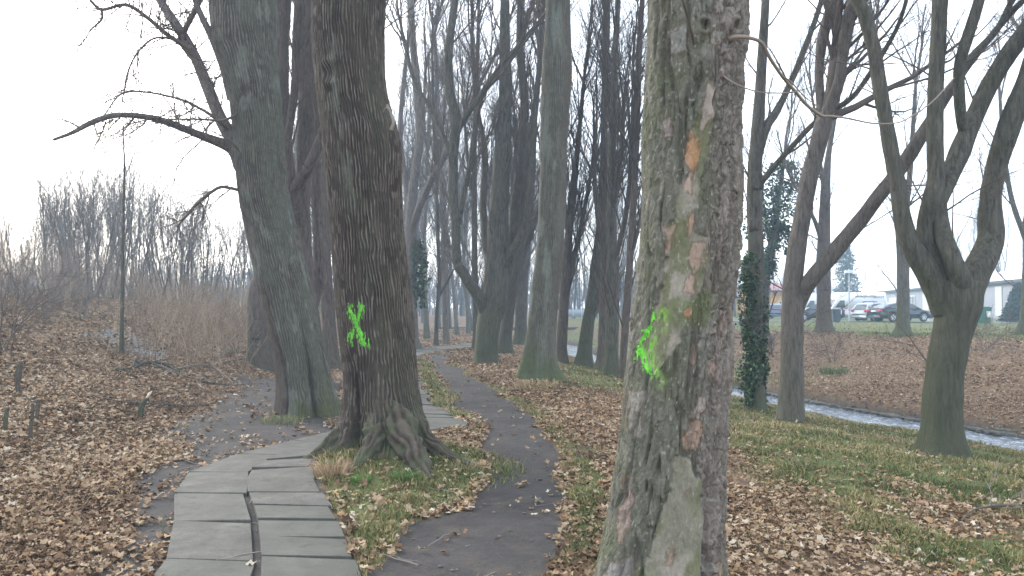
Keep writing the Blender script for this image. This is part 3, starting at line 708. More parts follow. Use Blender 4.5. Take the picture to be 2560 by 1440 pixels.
def root_of(rows, seed):
    a = np.array([[q[0], q[1], float(ground(q[0], q[1], False))+q[2], q[3]] for q in rows]); c = catmull(a, 46); kk = 40; n = len(c)
    T = norm(np.gradient(c[:, :3], axis=0)); U = norm(np.cross(T, [0, 0, 1.])); W = np.cross(U, T); A = np.arange(kk)/kk*2*pi
    X = c[:, None, :3]+c[:, 3, None, None]*(U[:, None]*np.cos(A)[None, :, None]*.9+W[:, None]*np.sin(A)[None, :, None]*1.1)
    g = fbm(X[..., 0]*9+seed, X[..., 1]*9, X[..., 2]*9, 3)-.5; s_ = np.linspace(0, 1, n)[:, None]
    rg = .5+.5*np.cos(9*A[None, :]+2.5*pi*vnoise(s_*6+seed, np.cos(A)[None, :]*1.5+5, np.sin(A)[None, :]*1.5))
    v1, v2, vc = voro(X[..., 0].ravel()*24, X[..., 1].ravel()*24, X[..., 2].ravel()*30); k = 1+1.0*g-.16*rg+(vc.reshape(g.shape)-.5)*.16*mo_(X); X = c[:, None, :3]+(X-c[:, None, :3])*k[..., None]
    i = np.arange(n-1)[:, None]*kk; j = np.arange(kk)[None, :]; j2 = (j+1) % kk
    Q = np.stack([i+j, i+j2, i+kk+j2, i+kk+j], -1).reshape(-1, 4); mo = sstep(.42, .6, fbm(X[..., 0]*11, X[..., 1]*11, X[..., 2]*14, 3))
    col = cmix(cmix((.112, .092, .074), (.042, .035, .028), rg), cmix((.045, .055, .028), (.098, .108, .064), g+.5), mo*.75)
    link('root', mesh('root', X.reshape(-1, 3)-h2.org, Q, None, dict(col=col.reshape(-1, 3)), True, [bpy.data.materials['furrowed_bark']]), T2)
root_of([(-1.12, 8.28, .36, .10), (-.98, 8.16, .22, .115), (-.80, 8.04, .08, .10), (-.60, 7.93, .0, .075), (-.38, 7.84, -.03, .05), (-.2, 7.8, -.08, .03)], 3)
root_of([(-1.22, 8.10, .42, .15), (-1.10, 7.92, .24, .165), (-.96, 7.68, .09, .14), (-.82, 7.44, -.01, .10), (-.68, 7.2, -.07, .05)], 8)
root_of([(-1.36, 8.08, .34, .12), (-1.34, 7.90, .15, .13), (-1.40, 7.70, .02, .09), (-1.5, 7.45, -.06, .06)], 13)
root_of([(-1.62, 8.38, .30, .12), (-1.78, 8.30, .14, .11), (-1.95, 8.22, .04, .08), (-2.12, 8.18, -.05, .04)], 17)
mb = MB()                                          # dead hook of a twig on its right side
pts = catmull([P(968,262,8.02), P(978,285,7.98), P(984,305,7.95), P(978,325,7.95)], 10); V, Q = tubes(pts[None], np.linspace(.012, .018, 10)[None], 8); mb.add(V, Q)
pts = catmull([P(958,280,8.05), P(966,268,8.0), P(972,275,7.98)], 6); V, Q = tubes(pts[None], np.linspace(.008, .008, 6)[None], 6); mb.add(V, Q)
mb.build('dead_twig', TW['twig_pale'], T2, h2.org)

# --- the scaly trunk closest to the camera
PEEL = [[(1742,235),(1762,250),(1752,330),(1738,420),(1722,470),(1716,540),(1716,600),(1745,600),(1742,650),(1722,730),(1700,755),(1690,800),(1650,880),(1612,930),(1592,900),(1604,830),(1620,770),(1634,720),(1643,660),(1650,600),(1664,540),(1690,440),(1692,400),(1703,350)],
        [(1660,1120),(1700,1120),(1722,1180),(1730,1290),(1712,1400),(1700,1480),(1560,1480),(1588,1380),(1608,1300),(1624,1240),(1650,1190)]]
PINK = [([(1742,245),(1760,255),(1746,320),(1726,345),(1728,300)], (.36,.30,.27)), ([(1700,355),(1716,375),(1716,420),(1706,450),(1690,440),(1688,400)], (.40,.20,.09)), ([(1692,445),(1706,450),(1700,500),(1686,480)], (.40,.28,.23)),
        ([(1706,620),(1732,620),(1730,660),(1716,700),(1706,738),(1680,730),(1700,680)], (.37,.26,.21)), ([(1650,580),(1664,575),(1658,610),(1648,650),(1646,620)], (.36,.25,.21)), ([(1684,780),(1700,772),(1704,785),(1692,796)], (.36,.18,.10)),
        ([(1716,975),(1736,975),(1738,1010),(1722,1025),(1712,1040),(1700,1025),(1706,1000)], (.36,.31,.27)), ([(1700,1036),(1728,1034),(1728,1060),(1718,1092),(1686,1100),(1674,1075),(1690,1050)], (.40,.28,.21)),
        ([(1570,975),(1600,970),(1590,1020),(1585,1080),(1572,1060)], (.27,.25,.22)), ([(1705,860),(1712,880),(1708,910),(1698,900)], (.36,.25,.20)), ([(1752,900),(1768,905),(1762,930),(1750,920)], (.38,.28,.23)), ([(1640,1340),(1662,1325),(1650,1370),(1636,1362)], (.33,.19,.13)),
        ([(1682,1200),(1696,1190),(1690,1215)], (.34,.19,.13)), ([(1560,1180),(1566,1240),(1545,1330),(1532,1330),(1545,1250)], (.27,.20,.17)), ([(1525,1380),(1560,1350),(1570,1400),(1560,1480),(1505,1480),(1512,1420)], (.26,.24,.225)),
        ([(1768,1365),(1780,1380),(1765,1480),(1742,1480),(1755,1400)], (.36,.25,.19)), ([(1755,60),(1775,35),(1780,70),(1760,80)], (.30,.28,.26)), ([(1745,120),(1790,115),(1785,145),(1750,150)], (.30,.28,.25)), ([(1655,110),(1692,100),(1690,160),(1660,170)], (.22,.22,.20)), ([(1640,320),(1655,315),(1658,355),(1644,360)], (.27,.22,.21)),
        ([(1690,560),(1702,540),(1712,550),(1710,580),(1696,600)], (.44,.26,.18)), ([(1786,780),(1800,770),(1806,820),(1790,850),(1780,820)], (.30,.24,.21))]
def pix3(s, th, z, r):
    rr = np.interp(z, s.z, s.r); cx = np.interp(z, s.z, s.cx)
    return topix(np.stack([cx+np.cos(th)*rr, s.Y+0*th, z], -1))
def m3(s, th, z, r, bx, by, bz):
    px, py = pix3(s, th, z, r); fr = np.sin(th) < 0
    w_ = (fbm(bx*22, by*22, bz*14, 3)-.5)*34
    pe = np.zeros(px.shape)
    for p_ in PEEL: pe = np.maximum(pe, sstep(3, -3, sdpoly(px, py, p_)+w_))
    return px, py, fr, pe*fr, w_
def d3(s, th, z, bx, by, bz, h, r):
    px, py, fr, pe, w_ = m3(s, th, z, r, bx, by, bz)
    side = sstep(-.1, .5, np.cos(th))               # rough right flank
    w1, w2, w3_ = [(fbm(bx*24+q, by*24, bz*16+q, 3)-.5) for q in (0, 5, 9)]
    f1, f2, cr = voro(bx*20+w1*1.6, by*20+w2*1.6, bz*6.0+w3_*2.2); edge = sstep(.0, .16, f2-f1)
    g1, g2, cg = voro(bx*44+9+w2*2, by*44+w1*2, bz*17+w3_*3); e2 = sstep(0, .2, g2-g1)
    plate = (cr-.5)*.013+(edge-1)*.007+(cg-.5)*.009+(e2-1)*.003+(fbm(bx*60, by*60, bz*25, 2)-.5)*.010
    fur = furrow(bx, by, bz, 15, 2.2, 1.3)
    rough = plate*1.2-.030*fur**2
    left = -.019*sstep(.76, .93, furrow(bx, by, bz, 14, 2.4, 2.2))+(cg-.5)*.006+(e2-1)*.003+(fbm(bx*50, by*50, bz*22, 3)-.5)*.010
    d = left*(1-side)+rough*side
    d = d*(1-pe)+(-.014+(fbm(bx*12, by*12, bz*8, 3)-.5)*.014+(fbm(bx*45, by*45, bz*22, 3)-.5)*.010)*pe
    d = d+(fbm(bx*5, by*5, bz*2, 3)-.5)*.05
    g = dline(px, py, [(1752,1170),(1746,1260),(1738,1340),(1728,1480)]); d = d-.065*np.exp(-(g/13)**2)*fr*sstep(1130, 1260, py)
    g = dline(px, py, [(1600,1290),(1580,1380),(1562,1480)]); d = d-.022*np.exp(-(g/9)**2)*fr
    for kx, ky in ((1733, 108), (1812, 100)):
        q = np.hypot(px-kx, (py-ky)*.9); d = d+(.02*np.exp(-((q-16)/7)**2)-.02*np.exp(-(q/10)**2))*fr
    return d
def c3(s, th, z, dd, bx, by, bz, h, r, V):
    px, py, fr, pe, w_ = m3(s, th, z, r, bx, by, bz); side = sstep(-.25, .35, np.cos(th)+(fbm(bx*8, by*8, bz*3, 3)-.5)*.9)
    w1, w2, w3_ = [(fbm(bx*24+q, by*24, bz*16+q, 3)-.5) for q in (0, 5, 9)]
    f1, f2, cr = voro(bx*20+w1*1.6, by*20+w2*1.6, bz*6.0+w3_*2.2); g1, g2, cg = voro(bx*44+9+w2*2, by*44+w1*2, bz*17+w3_*3)
    c = cmix((.105, .092, .080), (.235, .205, .180), cr*.5+cg*.4+.6*(fbm(bx*50, by*50, bz*20, 3)-.4))
    lf = cmix((.088, .092, .066), (.165, .160, .132), cg*.7+.5*(fbm(bx*30, by*30, bz*12, 3)-.3))
    c = cmix(lf, c, side)
    n = fbm(bx*7, by*7, bz*5, 4)
    c = cmix(c, (.092, .102, .058), sstep(.50, .68, n)*.5*(1-.6*side))
    c = cmix(c, (.20, .20, .17), sstep(.6, .75, fbm(bx*11+4, by*11, bz*8, 3))*.5)
    pc = cmix((.195, .188, .142), (.285, .262, .215), sstep(.4, .62, fbm(bx*9, by*9, bz*4, 3)))
    pc = cmix(pc, (.125, .135, .070), sstep(.52, .66, fbm(bx*12+7, by*12, bz*6, 3))*.8)
    c = cmix(c, pc, pe)
    c = cmix(c, (.11, .13, .06), sstep(26, 0, sdpoly(px, py, [(1650,755),(1700,760),(1745,745),(1735,800),(1665,800),(1640,790)])+w_)*fr*.8)
    for p_, q in PINK:
        d = sdpoly(px, py, p_)+w_*.75+(cg-.5)*6
        c = cmix(c, np.array(q), sstep(3.5, -3.5, d)*fr*(.45+.5*fbm(bx*55, by*55, bz*30, 3)))
        c = cmix(c, (.12, .075, .05), np.exp(-((d-3)/2.4)**2)*fr*.55)
    q = dline(px, py, [(1634,782),(1630,812),(1618,832),(1610,858),(1604,880),(1612,905),(1622,928),(1630,942)])
    c = cmix(c, (.22, .44, .08), np.exp(-(q/11)**2)*sstep(.36, .6, fbm(bx*60, by*60, bz*25, 3))*.8*fr)
    c = cmix(c, (.05, .045, .035), sstep(.80, .95, furrow(bx, by, bz, 14, 2.4, 2.2))*(1-side)*(1-pe)*.6)
    c = cmix(c, (.34, .32, .29), sstep(.80, .9, vnoise(bx*85, by*85, bz*60))*.6)      # pale lichen flecks
    c = cmix(c, (.095, .125, .04), sstep(.6, .0, h)*sstep(.42, .6, n)*.8)
    return c
b3 = float(ground(.78, 4.25))
h3 = Hero(4.25, [(0,1620,1868),(80,1616,1865),(160,1613,1862),(240,1611,1860),(360,1608,1857),(480,1606,1854),(560,1603,1851),(640,1598,1847),(720,1590,1843),(800,1580,1837),(880,1573,1831),(960,1568,1825),(1060,1559,1817),(1120,1549,1815),(1200,1536,1813),(1280,1520,1813),(1360,1504,1814),(1440,1488,1815),(1500,1470,1818)],
          b3-.05, 9.0, [(-150, 20, .12, .25, 1), (-60, 20, .14, .22, 1), (20, 22, .14, .2, 1), (110, 30, .2, .3, 1)], d3, c3)
T3 = empty('scaly_tree', h3.org)
tag(T3, 'nearest big trunk with peeling scaly grey-green bark and a bright green paint streak', 'tree')
h3.build('trunk', 520, .0058, T3, vcolmat('peeling_bark', .9, 60, .012, .5))
def streak(V, dd, bx, by, bz):
    px, py = topix(V); n = fbm(bx*40, by*40, bz*16, 3); fr = sstep(-.02, .0, dd)
    a = dline(px, py, [(1634,782),(1630,812),(1618,832),(1610,858),(1604,880),(1612,905),(1622,928),(1630,938)], [5, 7, 9, 10, 12, 11, 9, 4])
    b_ = dline(px, py, [(1610,850),(1596,872),(1586,890)], [3, 5, 2])
    g = vnoise(bx*150, by*150, bz*60); d = np.minimum(a, b_)
    return ((d+2+(n-.5)*16 < 0) & (n*.6+g*.4+.15*fr > .47)) | ((d < 8) & (g*.7+n*.3+.1*fr > .76))
h3.patch('paint_mark', RAD(-175), RAD(-110), 1.1, 1.75, .003, streak, T3, PAINT, .0025)
def branches(name, mat, parent, org, lines, k=8, twig=None, rmul=1.0):
    """hand traced limbs: (pixel x, pixel y, pixel width, depth) rows"""
    mb = MB(); out = []
    for ln in lines:
        a = np.array([list(P(q[0], q[1], q[3]))+[q[2]*.5*q[3]/F*rmul] for q in ln]); n = max(8, len(a)*5); c = catmull(a, n)
        V, Q = tubes(c[None, :, :3], np.maximum(c[None, :, 3], .002), k); mb.add(V, Q); out.append(c)
    if twig: twig(mb, out)
    return mb.build(name, mat, parent, org), out
Y3 = 4.0
branches('twig', flat('pale_twig_bark', (.24, .20, .17), .9), T3, h3.org, [
    [(1815,103,14,4.05),(1840,92,12,Y3),(1875,95,10,Y3),(1905,108,9,Y3+.05),(1925,145,9,Y3+.1),(1955,190,8,Y3+.2),(1985,225,8,Y3+.3),(2020,265,8,Y3+.4),(2055,290,8,Y3+.5),(2075,290,6,Y3+.5),(2120,296,5,Y3+.6),(2180,308,4,Y3+.7),(2235,308,3.5,Y3+.8),(2270,296,3,Y3+.8),(2330,255,3,Y3+.9),(2385,195,3.5,Y3+1)],
    [(1955,190,5,Y3+.2),(1978,205,4,Y3+.2),(2010,240,3,Y3+.2),(2050,270,2,Y3+.2)],
    [(1790,170,6,4.05),(1815,195,5,Y3),(1850,215,4,Y3),(1900,230,3.5,Y3+.1),(1960,232,3,Y3+.2),(2010,225,2,Y3+.3)]])
branches('twig', TW['twig_dark'], T3, h3.org, [[(1735,108,9,3.95),(1728,80,8,3.9),(1718,40,7,3.85),(1706,0,6,3.8),(1690,-60,5,3.75)]])
Rg = np.random.default_rng(3)

def top_crown(h, parent, n=5, seed=1, spread=.5, L=5):
    R = np.random.default_rng(seed); z = h.zt-.15; c = np.array([np.interp(z, h.z, h.cx), h.Y, z]); r = float(np.interp(z, h.z, h.r))
    a = R.uniform(0, 6.28)+np.arange(n)/n*2*pi
    d = np.stack([np.cos(a)*spread, np.sin(a)*spread, np.ones(n)], 1); p = c+d*np.array([r*.4, r*.4, -.3])
    mb = MB(); crown_from(p, d, np.full(n, r*.62), np.full(n, L), [dict(wander=.09, up=.06, m=6, t0=.2, ang=.6, lf=.55, rf=.5), dict(wander=.1, up=.06, m=5, t0=.15, ang=.65, lf=.5, rf=.5), dict(wander=.12, m=4, ang=.7, lf=.5, rf=.5), dict(wander=.15)], R, mb)
    mb.build('crown', TW['twig'], parent, h.org)
top_crown(h2, T2, 5, 1, .45, 5.5); top_crown(h3, T3, 5, 2, .45, 5)

# --- twin-stemmed leaning trunk on the left
def d1(s, th, z, bx, by, bz, h, r):
    f = ridges(th, bx, by, bz, 66); d = -.018*f**1.3+(fbm(bx*3, by*3, bz*1.1, 2)-.5)*.06
    cr = np.exp(-((th-RAD(-121)-.03*np.sin(z*4))/.10)**2)*sstep(2.6, .2, h)+np.exp(-((th-RAD(-62)-.05*h)/.11)**2)*sstep(2.0, .1, h)*1.1
    px, py = topix(np.stack([np.interp(z, s.z, s.cx)+bx, s.Y+0*th, z], -1))
    bur = np.exp(-(((px-640)/34)**2+((py-290)/44)**2))*(by < 0); ring = np.exp(-((np.hypot((px-640)/30, (py-285)/40)-1)/.22)**2)*(by < 0)*(py < 300)
    return d-.13*cr+.03*bur-.03*ring
def c1(s, th, z, dd, bx, by, bz, h, r, V):
    f = ridges(th, bx, by, bz, 66); c = cmix((.140, .126, .108), (.062, .055, .048), sstep(.05, .8, f))
    a = fbm(bx*4, by*4, bz*1.4, 3); c = cmix(c, (.100, .108, .082), sstep(.40, .6, a)*.6*sstep(-.8, .3, bx/r+.4))
    c = cmix(c, (.17, .18, .155), sstep(.58, .72, fbm(bx*9, by*9, bz*3, 3))*.6)
    c = cmix(c, (.105, .075, .062), sstep(.1, .5, -bx/r-.25)*sstep(2.4, 1.2, h)*.7)
    return cmix(c, (.078, .088, .042), sstep(.75, .05, h)*sstep(.3, .55, fbm(bx*6, by*6, bz*6, 3))*sstep(-.5, .1, bx/r)*.85)
b1 = float(ground(-3.05, 12.1))
h1 = Hero(12.1, [(0,522,686),(60,528,686),(120,536,688),(180,556,694),(240,575,702),(300,582,707),(380,586,710),(440,593,712),(500,600,722),(560,613,738),(600,622,748),(650,632,760),(700,643,773),(760,656,786),(800,665,795),(860,678,810),(900,688,820),(960,694,832),(1000,698,840),(1040,700,846)],
          b1-.05, 8.5, [(-170, 16, .12, .3, 1), (-15, 14, .18, .35, 1), (-100, 30, .12, .25, 1), (-45, 14, .12, .5, 1), (80, 40, .2, .3, 1)], d1, c1)
T1 = empty('leaning_tree', h1.org)
tag(T1, 'big mossy twin-stemmed trunk leaning left, long bare limbs reaching over the leafy bank', 'tree')
h1.build('trunk', 300, .016, T1, vcolmat('leaning_bark', .7, 55, .012, .22))
Y1 = 12.1
def droopy(mb, out, seed=5, m=9, L0=.9, r0=.010, up=-.10, lv2=5):
    R = np.random.default_rng(seed)
    for c in out:
        ln = np.linalg.norm(np.diff(c[:, :3], axis=0), axis=1).sum(); k = max(3, int(ln*m))
        p, d, r, L = sprout(c[None, :, :3], c[None, :, 3], np.array([L0]), k, .12, .9, 1, .5, R, rmax=r0)
        crown_from(p, d, np.maximum(r, .006), L, [dict(wander=.16, up=up, m=lv2, t0=.1, ang=.8, lf=.55, rf=.6, rmin=.004), dict(wander=.2, up=up*1.3, m=3, ang=.8, lf=.5, rf=.6, rmin=.0035), dict(wander=.2, up=up, rmin=.003)], R, mb)
branches('limb', BM['warm'], T1, h1.org, [
    [(600,400,40,Y1),(575,368,30,Y1),(500,338,20,Y1-.3),(430,310,18,Y1-.6),(370,293,15,Y1-.9),(290,288,14,Y1-1.2),(230,306,14,Y1-1.4),(180,332,10,Y1-1.5),(132,350,7,Y1-1.6)],
    [(608,420,44,Y1),(580,350,36,Y1),(548,290,32,Y1+.2),(512,200,30,Y1+.4),(482,130,26,Y1+.6),(440,62,24,Y1+.8),(400,0,20,Y1+1),(360,-80,16,Y1+1.2)],
    [(580,250,24,Y1),(560,170,22,Y1-.1),(528,90,18,Y1-.2),(495,20,15,Y1-.3),(470,-60,12,Y1-.4)]], 10)
o_, _ = branches('crown', TW['twig'], T1, h1.org, [
    [(478,140,16,Y1+.6),(452,100,15,Y1+.7),(470,60,14,Y1+.6),(500,0,14,Y1+.5),(515,-60,12,Y1+.4)],
    [(490,145,13,Y1+.5),(455,112,12,Y1+.4),(415,84,11,Y1+.2),(368,44,10,Y1),(315,12,9,Y1-.2),(255,24,8,Y1-.4),(225,0,7,Y1-.5)],
    [(462,118,6,Y1+.4),(430,98,6,Y1+.2),(385,96,5,Y1),(345,130,5,Y1-.1),(320,180,4.5,Y1-.2),(305,255,3.5,Y1-.3)],
    [(575,330,7,Y1),(540,298,7,Y1-.2),(490,265,6,Y1-.4),(450,248,6,Y1-.6),(370,231,5,Y1-.8),(305,234,4.5,Y1-1),(260,288,3.5,Y1-1.1)],
    [(600,476,9,Y1),(570,469,8,Y1-.2),(545,470,9,Y1-.4),(500,502,8,Y1-.5),(470,535,7,Y1-.5),(443,567,5,Y1-.6)],
    [(600,280,7,Y1-.3),(560,300,7,Y1-.4),(500,298,5,Y1-.5),(420,298,4,Y1-.7),(360,292,3,Y1-.8)],
    [(255,24,7,Y1-.4),(253,50,6,Y1-.4),(222,80,3,Y1-.4),(215,120,2,Y1-.4)]], 6,
    lambda mb, out: droopy(mb, out+_l1, 5, 10, .55, .0065, -.06, 3)) if False else (None, None)
def crown1(mb, out):
    droopy(mb, out, 5, 8, .7, .011, -.05, 5)
    lim = [np.array([list(P(*q))+[.06] for q in ((575,368,Y1),(500,338,Y1-.3),(430,310,Y1-.6),(330,290,Y1-1.1),(200,322,Y1-1.45))]),
           np.array([list(P(*q))+[.07] for q in ((580,350,Y1),(512,200,Y1+.4),(440,62,Y1+.8),(400,0,Y1+1))]),
           np.array([list(P(*q))+[.07] for q in ((610,450,Y1-.3),(600,390,Y1-.3),(590,300,Y1-.3),(590,340,Y1-.3))])]
    droopy(mb, [catmull(l, 12) for l in lim], 6, 9, .8, .012, -.07, 5)
    # hanging twigs from the limbs above the picture
    R = np.random.default_rng(8); n = 26
    p = np.stack([R.uniform(-6.6, -4.0, n), R.uniform(10.5, 13.5, n), R.uniform(6.3, 7.0, n)], 1)
    crown_from(p, np.tile([0, 0, -1.], (n, 1))+R.normal(0, .3, (n, 3)), np.full(n, .009), R.uniform(.5, 1.5, n), [dict(wander=.12, up=-.1, m=5, t0=.1, ang=.6, lf=.4, rf=.6, rmin=.004), dict(wander=.2, m=0)], R, mb)
    z = h1.zt-.1; c = np.array([np.interp(z, h1.z, h1.cx), h1.Y, z]); r = float(np.interp(z, h1.z, h1.r)); a = np.arange(6)/6*2*pi
    d = np.stack([np.cos(a)*.5, np.sin(a)*.5, np.ones(6)], 1)
    crown_from(c+d*np.array([r*.4, r*.4, -.3]), d, np.full(6, r*.5), np.full(6, 5.), [dict(wander=.09, up=.05, m=6, ang=.6), dict(wander=.1, m=5), dict(wander=.12, m=4), dict(wander=.15)], R, mb)
branches('crown', TW['twig'], T1, h1.org, [
    [(478,140,16,Y1+.6),(452,100,15,Y1+.7),(470,60,14,Y1+.6),(500,0,14,Y1+.5),(515,-60,12,Y1+.4)],
    [(490,145,13,Y1+.5),(455,112,12,Y1+.4),(415,84,11,Y1+.2),(368,44,10,Y1),(315,12,9,Y1-.2),(255,24,8,Y1-.4),(225,0,7,Y1-.5)],
    [(462,118,6,Y1+.4),(430,98,6,Y1+.2),(385,96,5,Y1),(345,130,5,Y1-.1),(320,180,4.5,Y1-.2),(305,255,3.5,Y1-.3)],
    [(575,330,7,Y1),(540,298,7,Y1-.2),(490,265,6,Y1-.4),(450,248,6,Y1-.6),(370,231,5,Y1-.8),(305,234,4.5,Y1-1),(260,288,3.5,Y1-1.1)],
    [(600,476,9,Y1),(570,469,8,Y1-.2),(545,470,9,Y1-.4),(500,502,8,Y1-.5),(470,535,7,Y1-.5),(443,567,5,Y1-.6)],
    [(600,280,7,Y1-.3),(560,300,7,Y1-.4),(500,298,5,Y1-.5),(420,298,4,Y1-.7),(360,292,3,Y1-.8)],
    [(255,24,7,Y1-.4),(253,50,6,Y1-.4),(222,80,3,Y1-.4),(215,120,2,Y1-.4)]], 6, crown1)

# --- smooth straight trunk beyond the bend of the dirt path
def d4(s, th, z, bx, by, bz, h, r):
    return -.010*ridges(th, bx, by, bz, 54, 1.6)**1.4+(fbm(bx*2.5, by*2.5, bz*1., 3)-.5)*.05
def c4(s, th, z, dd, bx, by, bz, h, r, V):
    f = ridges(th, bx, by, bz, 54, 1.6); c = cmix((.140, .136, .108), (.068, .064, .052), f)
    a = fbm(bx*5, by*5, bz*1.2, 3); c = cmix(c, (.20, .215, .185), sstep(.5, .68, a)*.6)
    c = cmix(c, (.110, .088, .075), sstep(.15, .6, bx/r+(a-.5))*.6)  # right side browner, its shade put into the colour too
    return cmix(c, (.080, .105, .048), sstep(1.1, .1, h+(a-.5)*1.2)*.8)
b4 = float(ground(.66, 17.0))
h4 = Hero(17.0, [(0,1365,1425),(60,1364,1426),(120,1356,1428),(180,1352,1430),(240,1352,1427),(300,1351,1422),(400,1351,1417),(500,1347,1415),(600,1343,1411),(650,1338,1406),(700,1332,1401),(750,1325,1396),(800,1320,1393),(850,1315,1391),(900,1311,1389),(940,1308,1388)],
          b4-.08, 11, [(-170, 22, .24, .42, 1), (-38, 16, .55, .30, 1), (-80, 25, .2, .3, 1), (60, 40, .2, .3, 1)], d4, c4)
T4 = empty('straight_tree', h4.org)
tag(T4, 'tall smooth straight grey-green trunk with flared foot at the right edge of the dirt path', 'tree')
h4.build('trunk', 220, .025, T4, vcolmat('smooth_bark', .5, 40, .012, .25))
top_crown(h4, T4, 6, 4, .5, 6)

# ------------------------------------------------------------------ traced trees in the middle distance
IVY = None
def ivy_mat():
    m, n, b = newmat('ivy_leaf')
    c = ramp(n, attr(n, 'tone'), [(0, (.018, .040, .020)), (.5, (.035, .075, .032)), (1, (.075, .125, .05))])
    n.links.new(c, b.inputs['Base Color']); b.inputs['Roughness'].default_value = .45; b.inputs['Specular IOR Level'].default_value = .4
    return m
IVY = ivy_mat()
def leafcloud(mb, cen, s, R, tone=None):
    M = len(cen); n1 = norm(R.normal(0, 1, (M, 3))); q = norm(np.cross(n1, R.normal(0, 1, (M, 3)))); q2 = np.cross(n1, q)
    s = np.broadcast_to(s, (M,))[:, None]*R.uniform(.7, 1.3, (M, 1))
    V = np.stack([cen-q*s, cen+q2*s*.7, cen+q*s*1.1, cen-q2*s*.7], 1).reshape(-1, 3)
    b_ = np.arange(M)*4; t = R.random(M) if tone is None else tone
    mb.add(V, np.stack([b_, b_+1, b_+2, b_+3], -1), tone=np.repeat(t, 4))
def ivy_on(parent, org, lines, seed, dens=900, s=.045):
    """lines: rows of pixel x, pixel y, pixel width of the ivy sleeve, depth, bulk in metres"""
    R = np.random.default_rng(seed); mb = MB()
    for ln in lines:
        a = np.array([list(P(q[0], q[1], q[3]))+[q[2]*.5*q[3]/F, q[4]] for q in ln]); c = catmull(a, 60)
        L = np.linalg.norm(np.diff(c[:, :3], axis=0), axis=1).sum(); M = int(L*dens)
        u = R.random(M)*59; i = u.astype(int).clip(0, 58); g = (u-i)[:, None]; q = c[i]*(1-g)+c[i+1]*g
        th = R.uniform(0, 2*pi, M); cl = fbm(q[:, 2]*2.2+5, np.cos(th)*1.3+7, np.sin(th)*1.3+3, 3)
        k = cl > .43; q, th, cl = q[k], th[k], cl[k]
        rr = q[:, 3]*.95+q[:, 4]*R.random(len(q))**1.4*(.3+1.8*np.clip(cl-.4, 0, .4)/.4)
        leafcloud(mb, q[:, :3]+np.stack([np.cos(th)*rr, np.sin(th)*rr, R.normal(0, .04, len(q))], 1), s, R)
    return mb.build('ivy', IVY, parent, org, smooth=False)
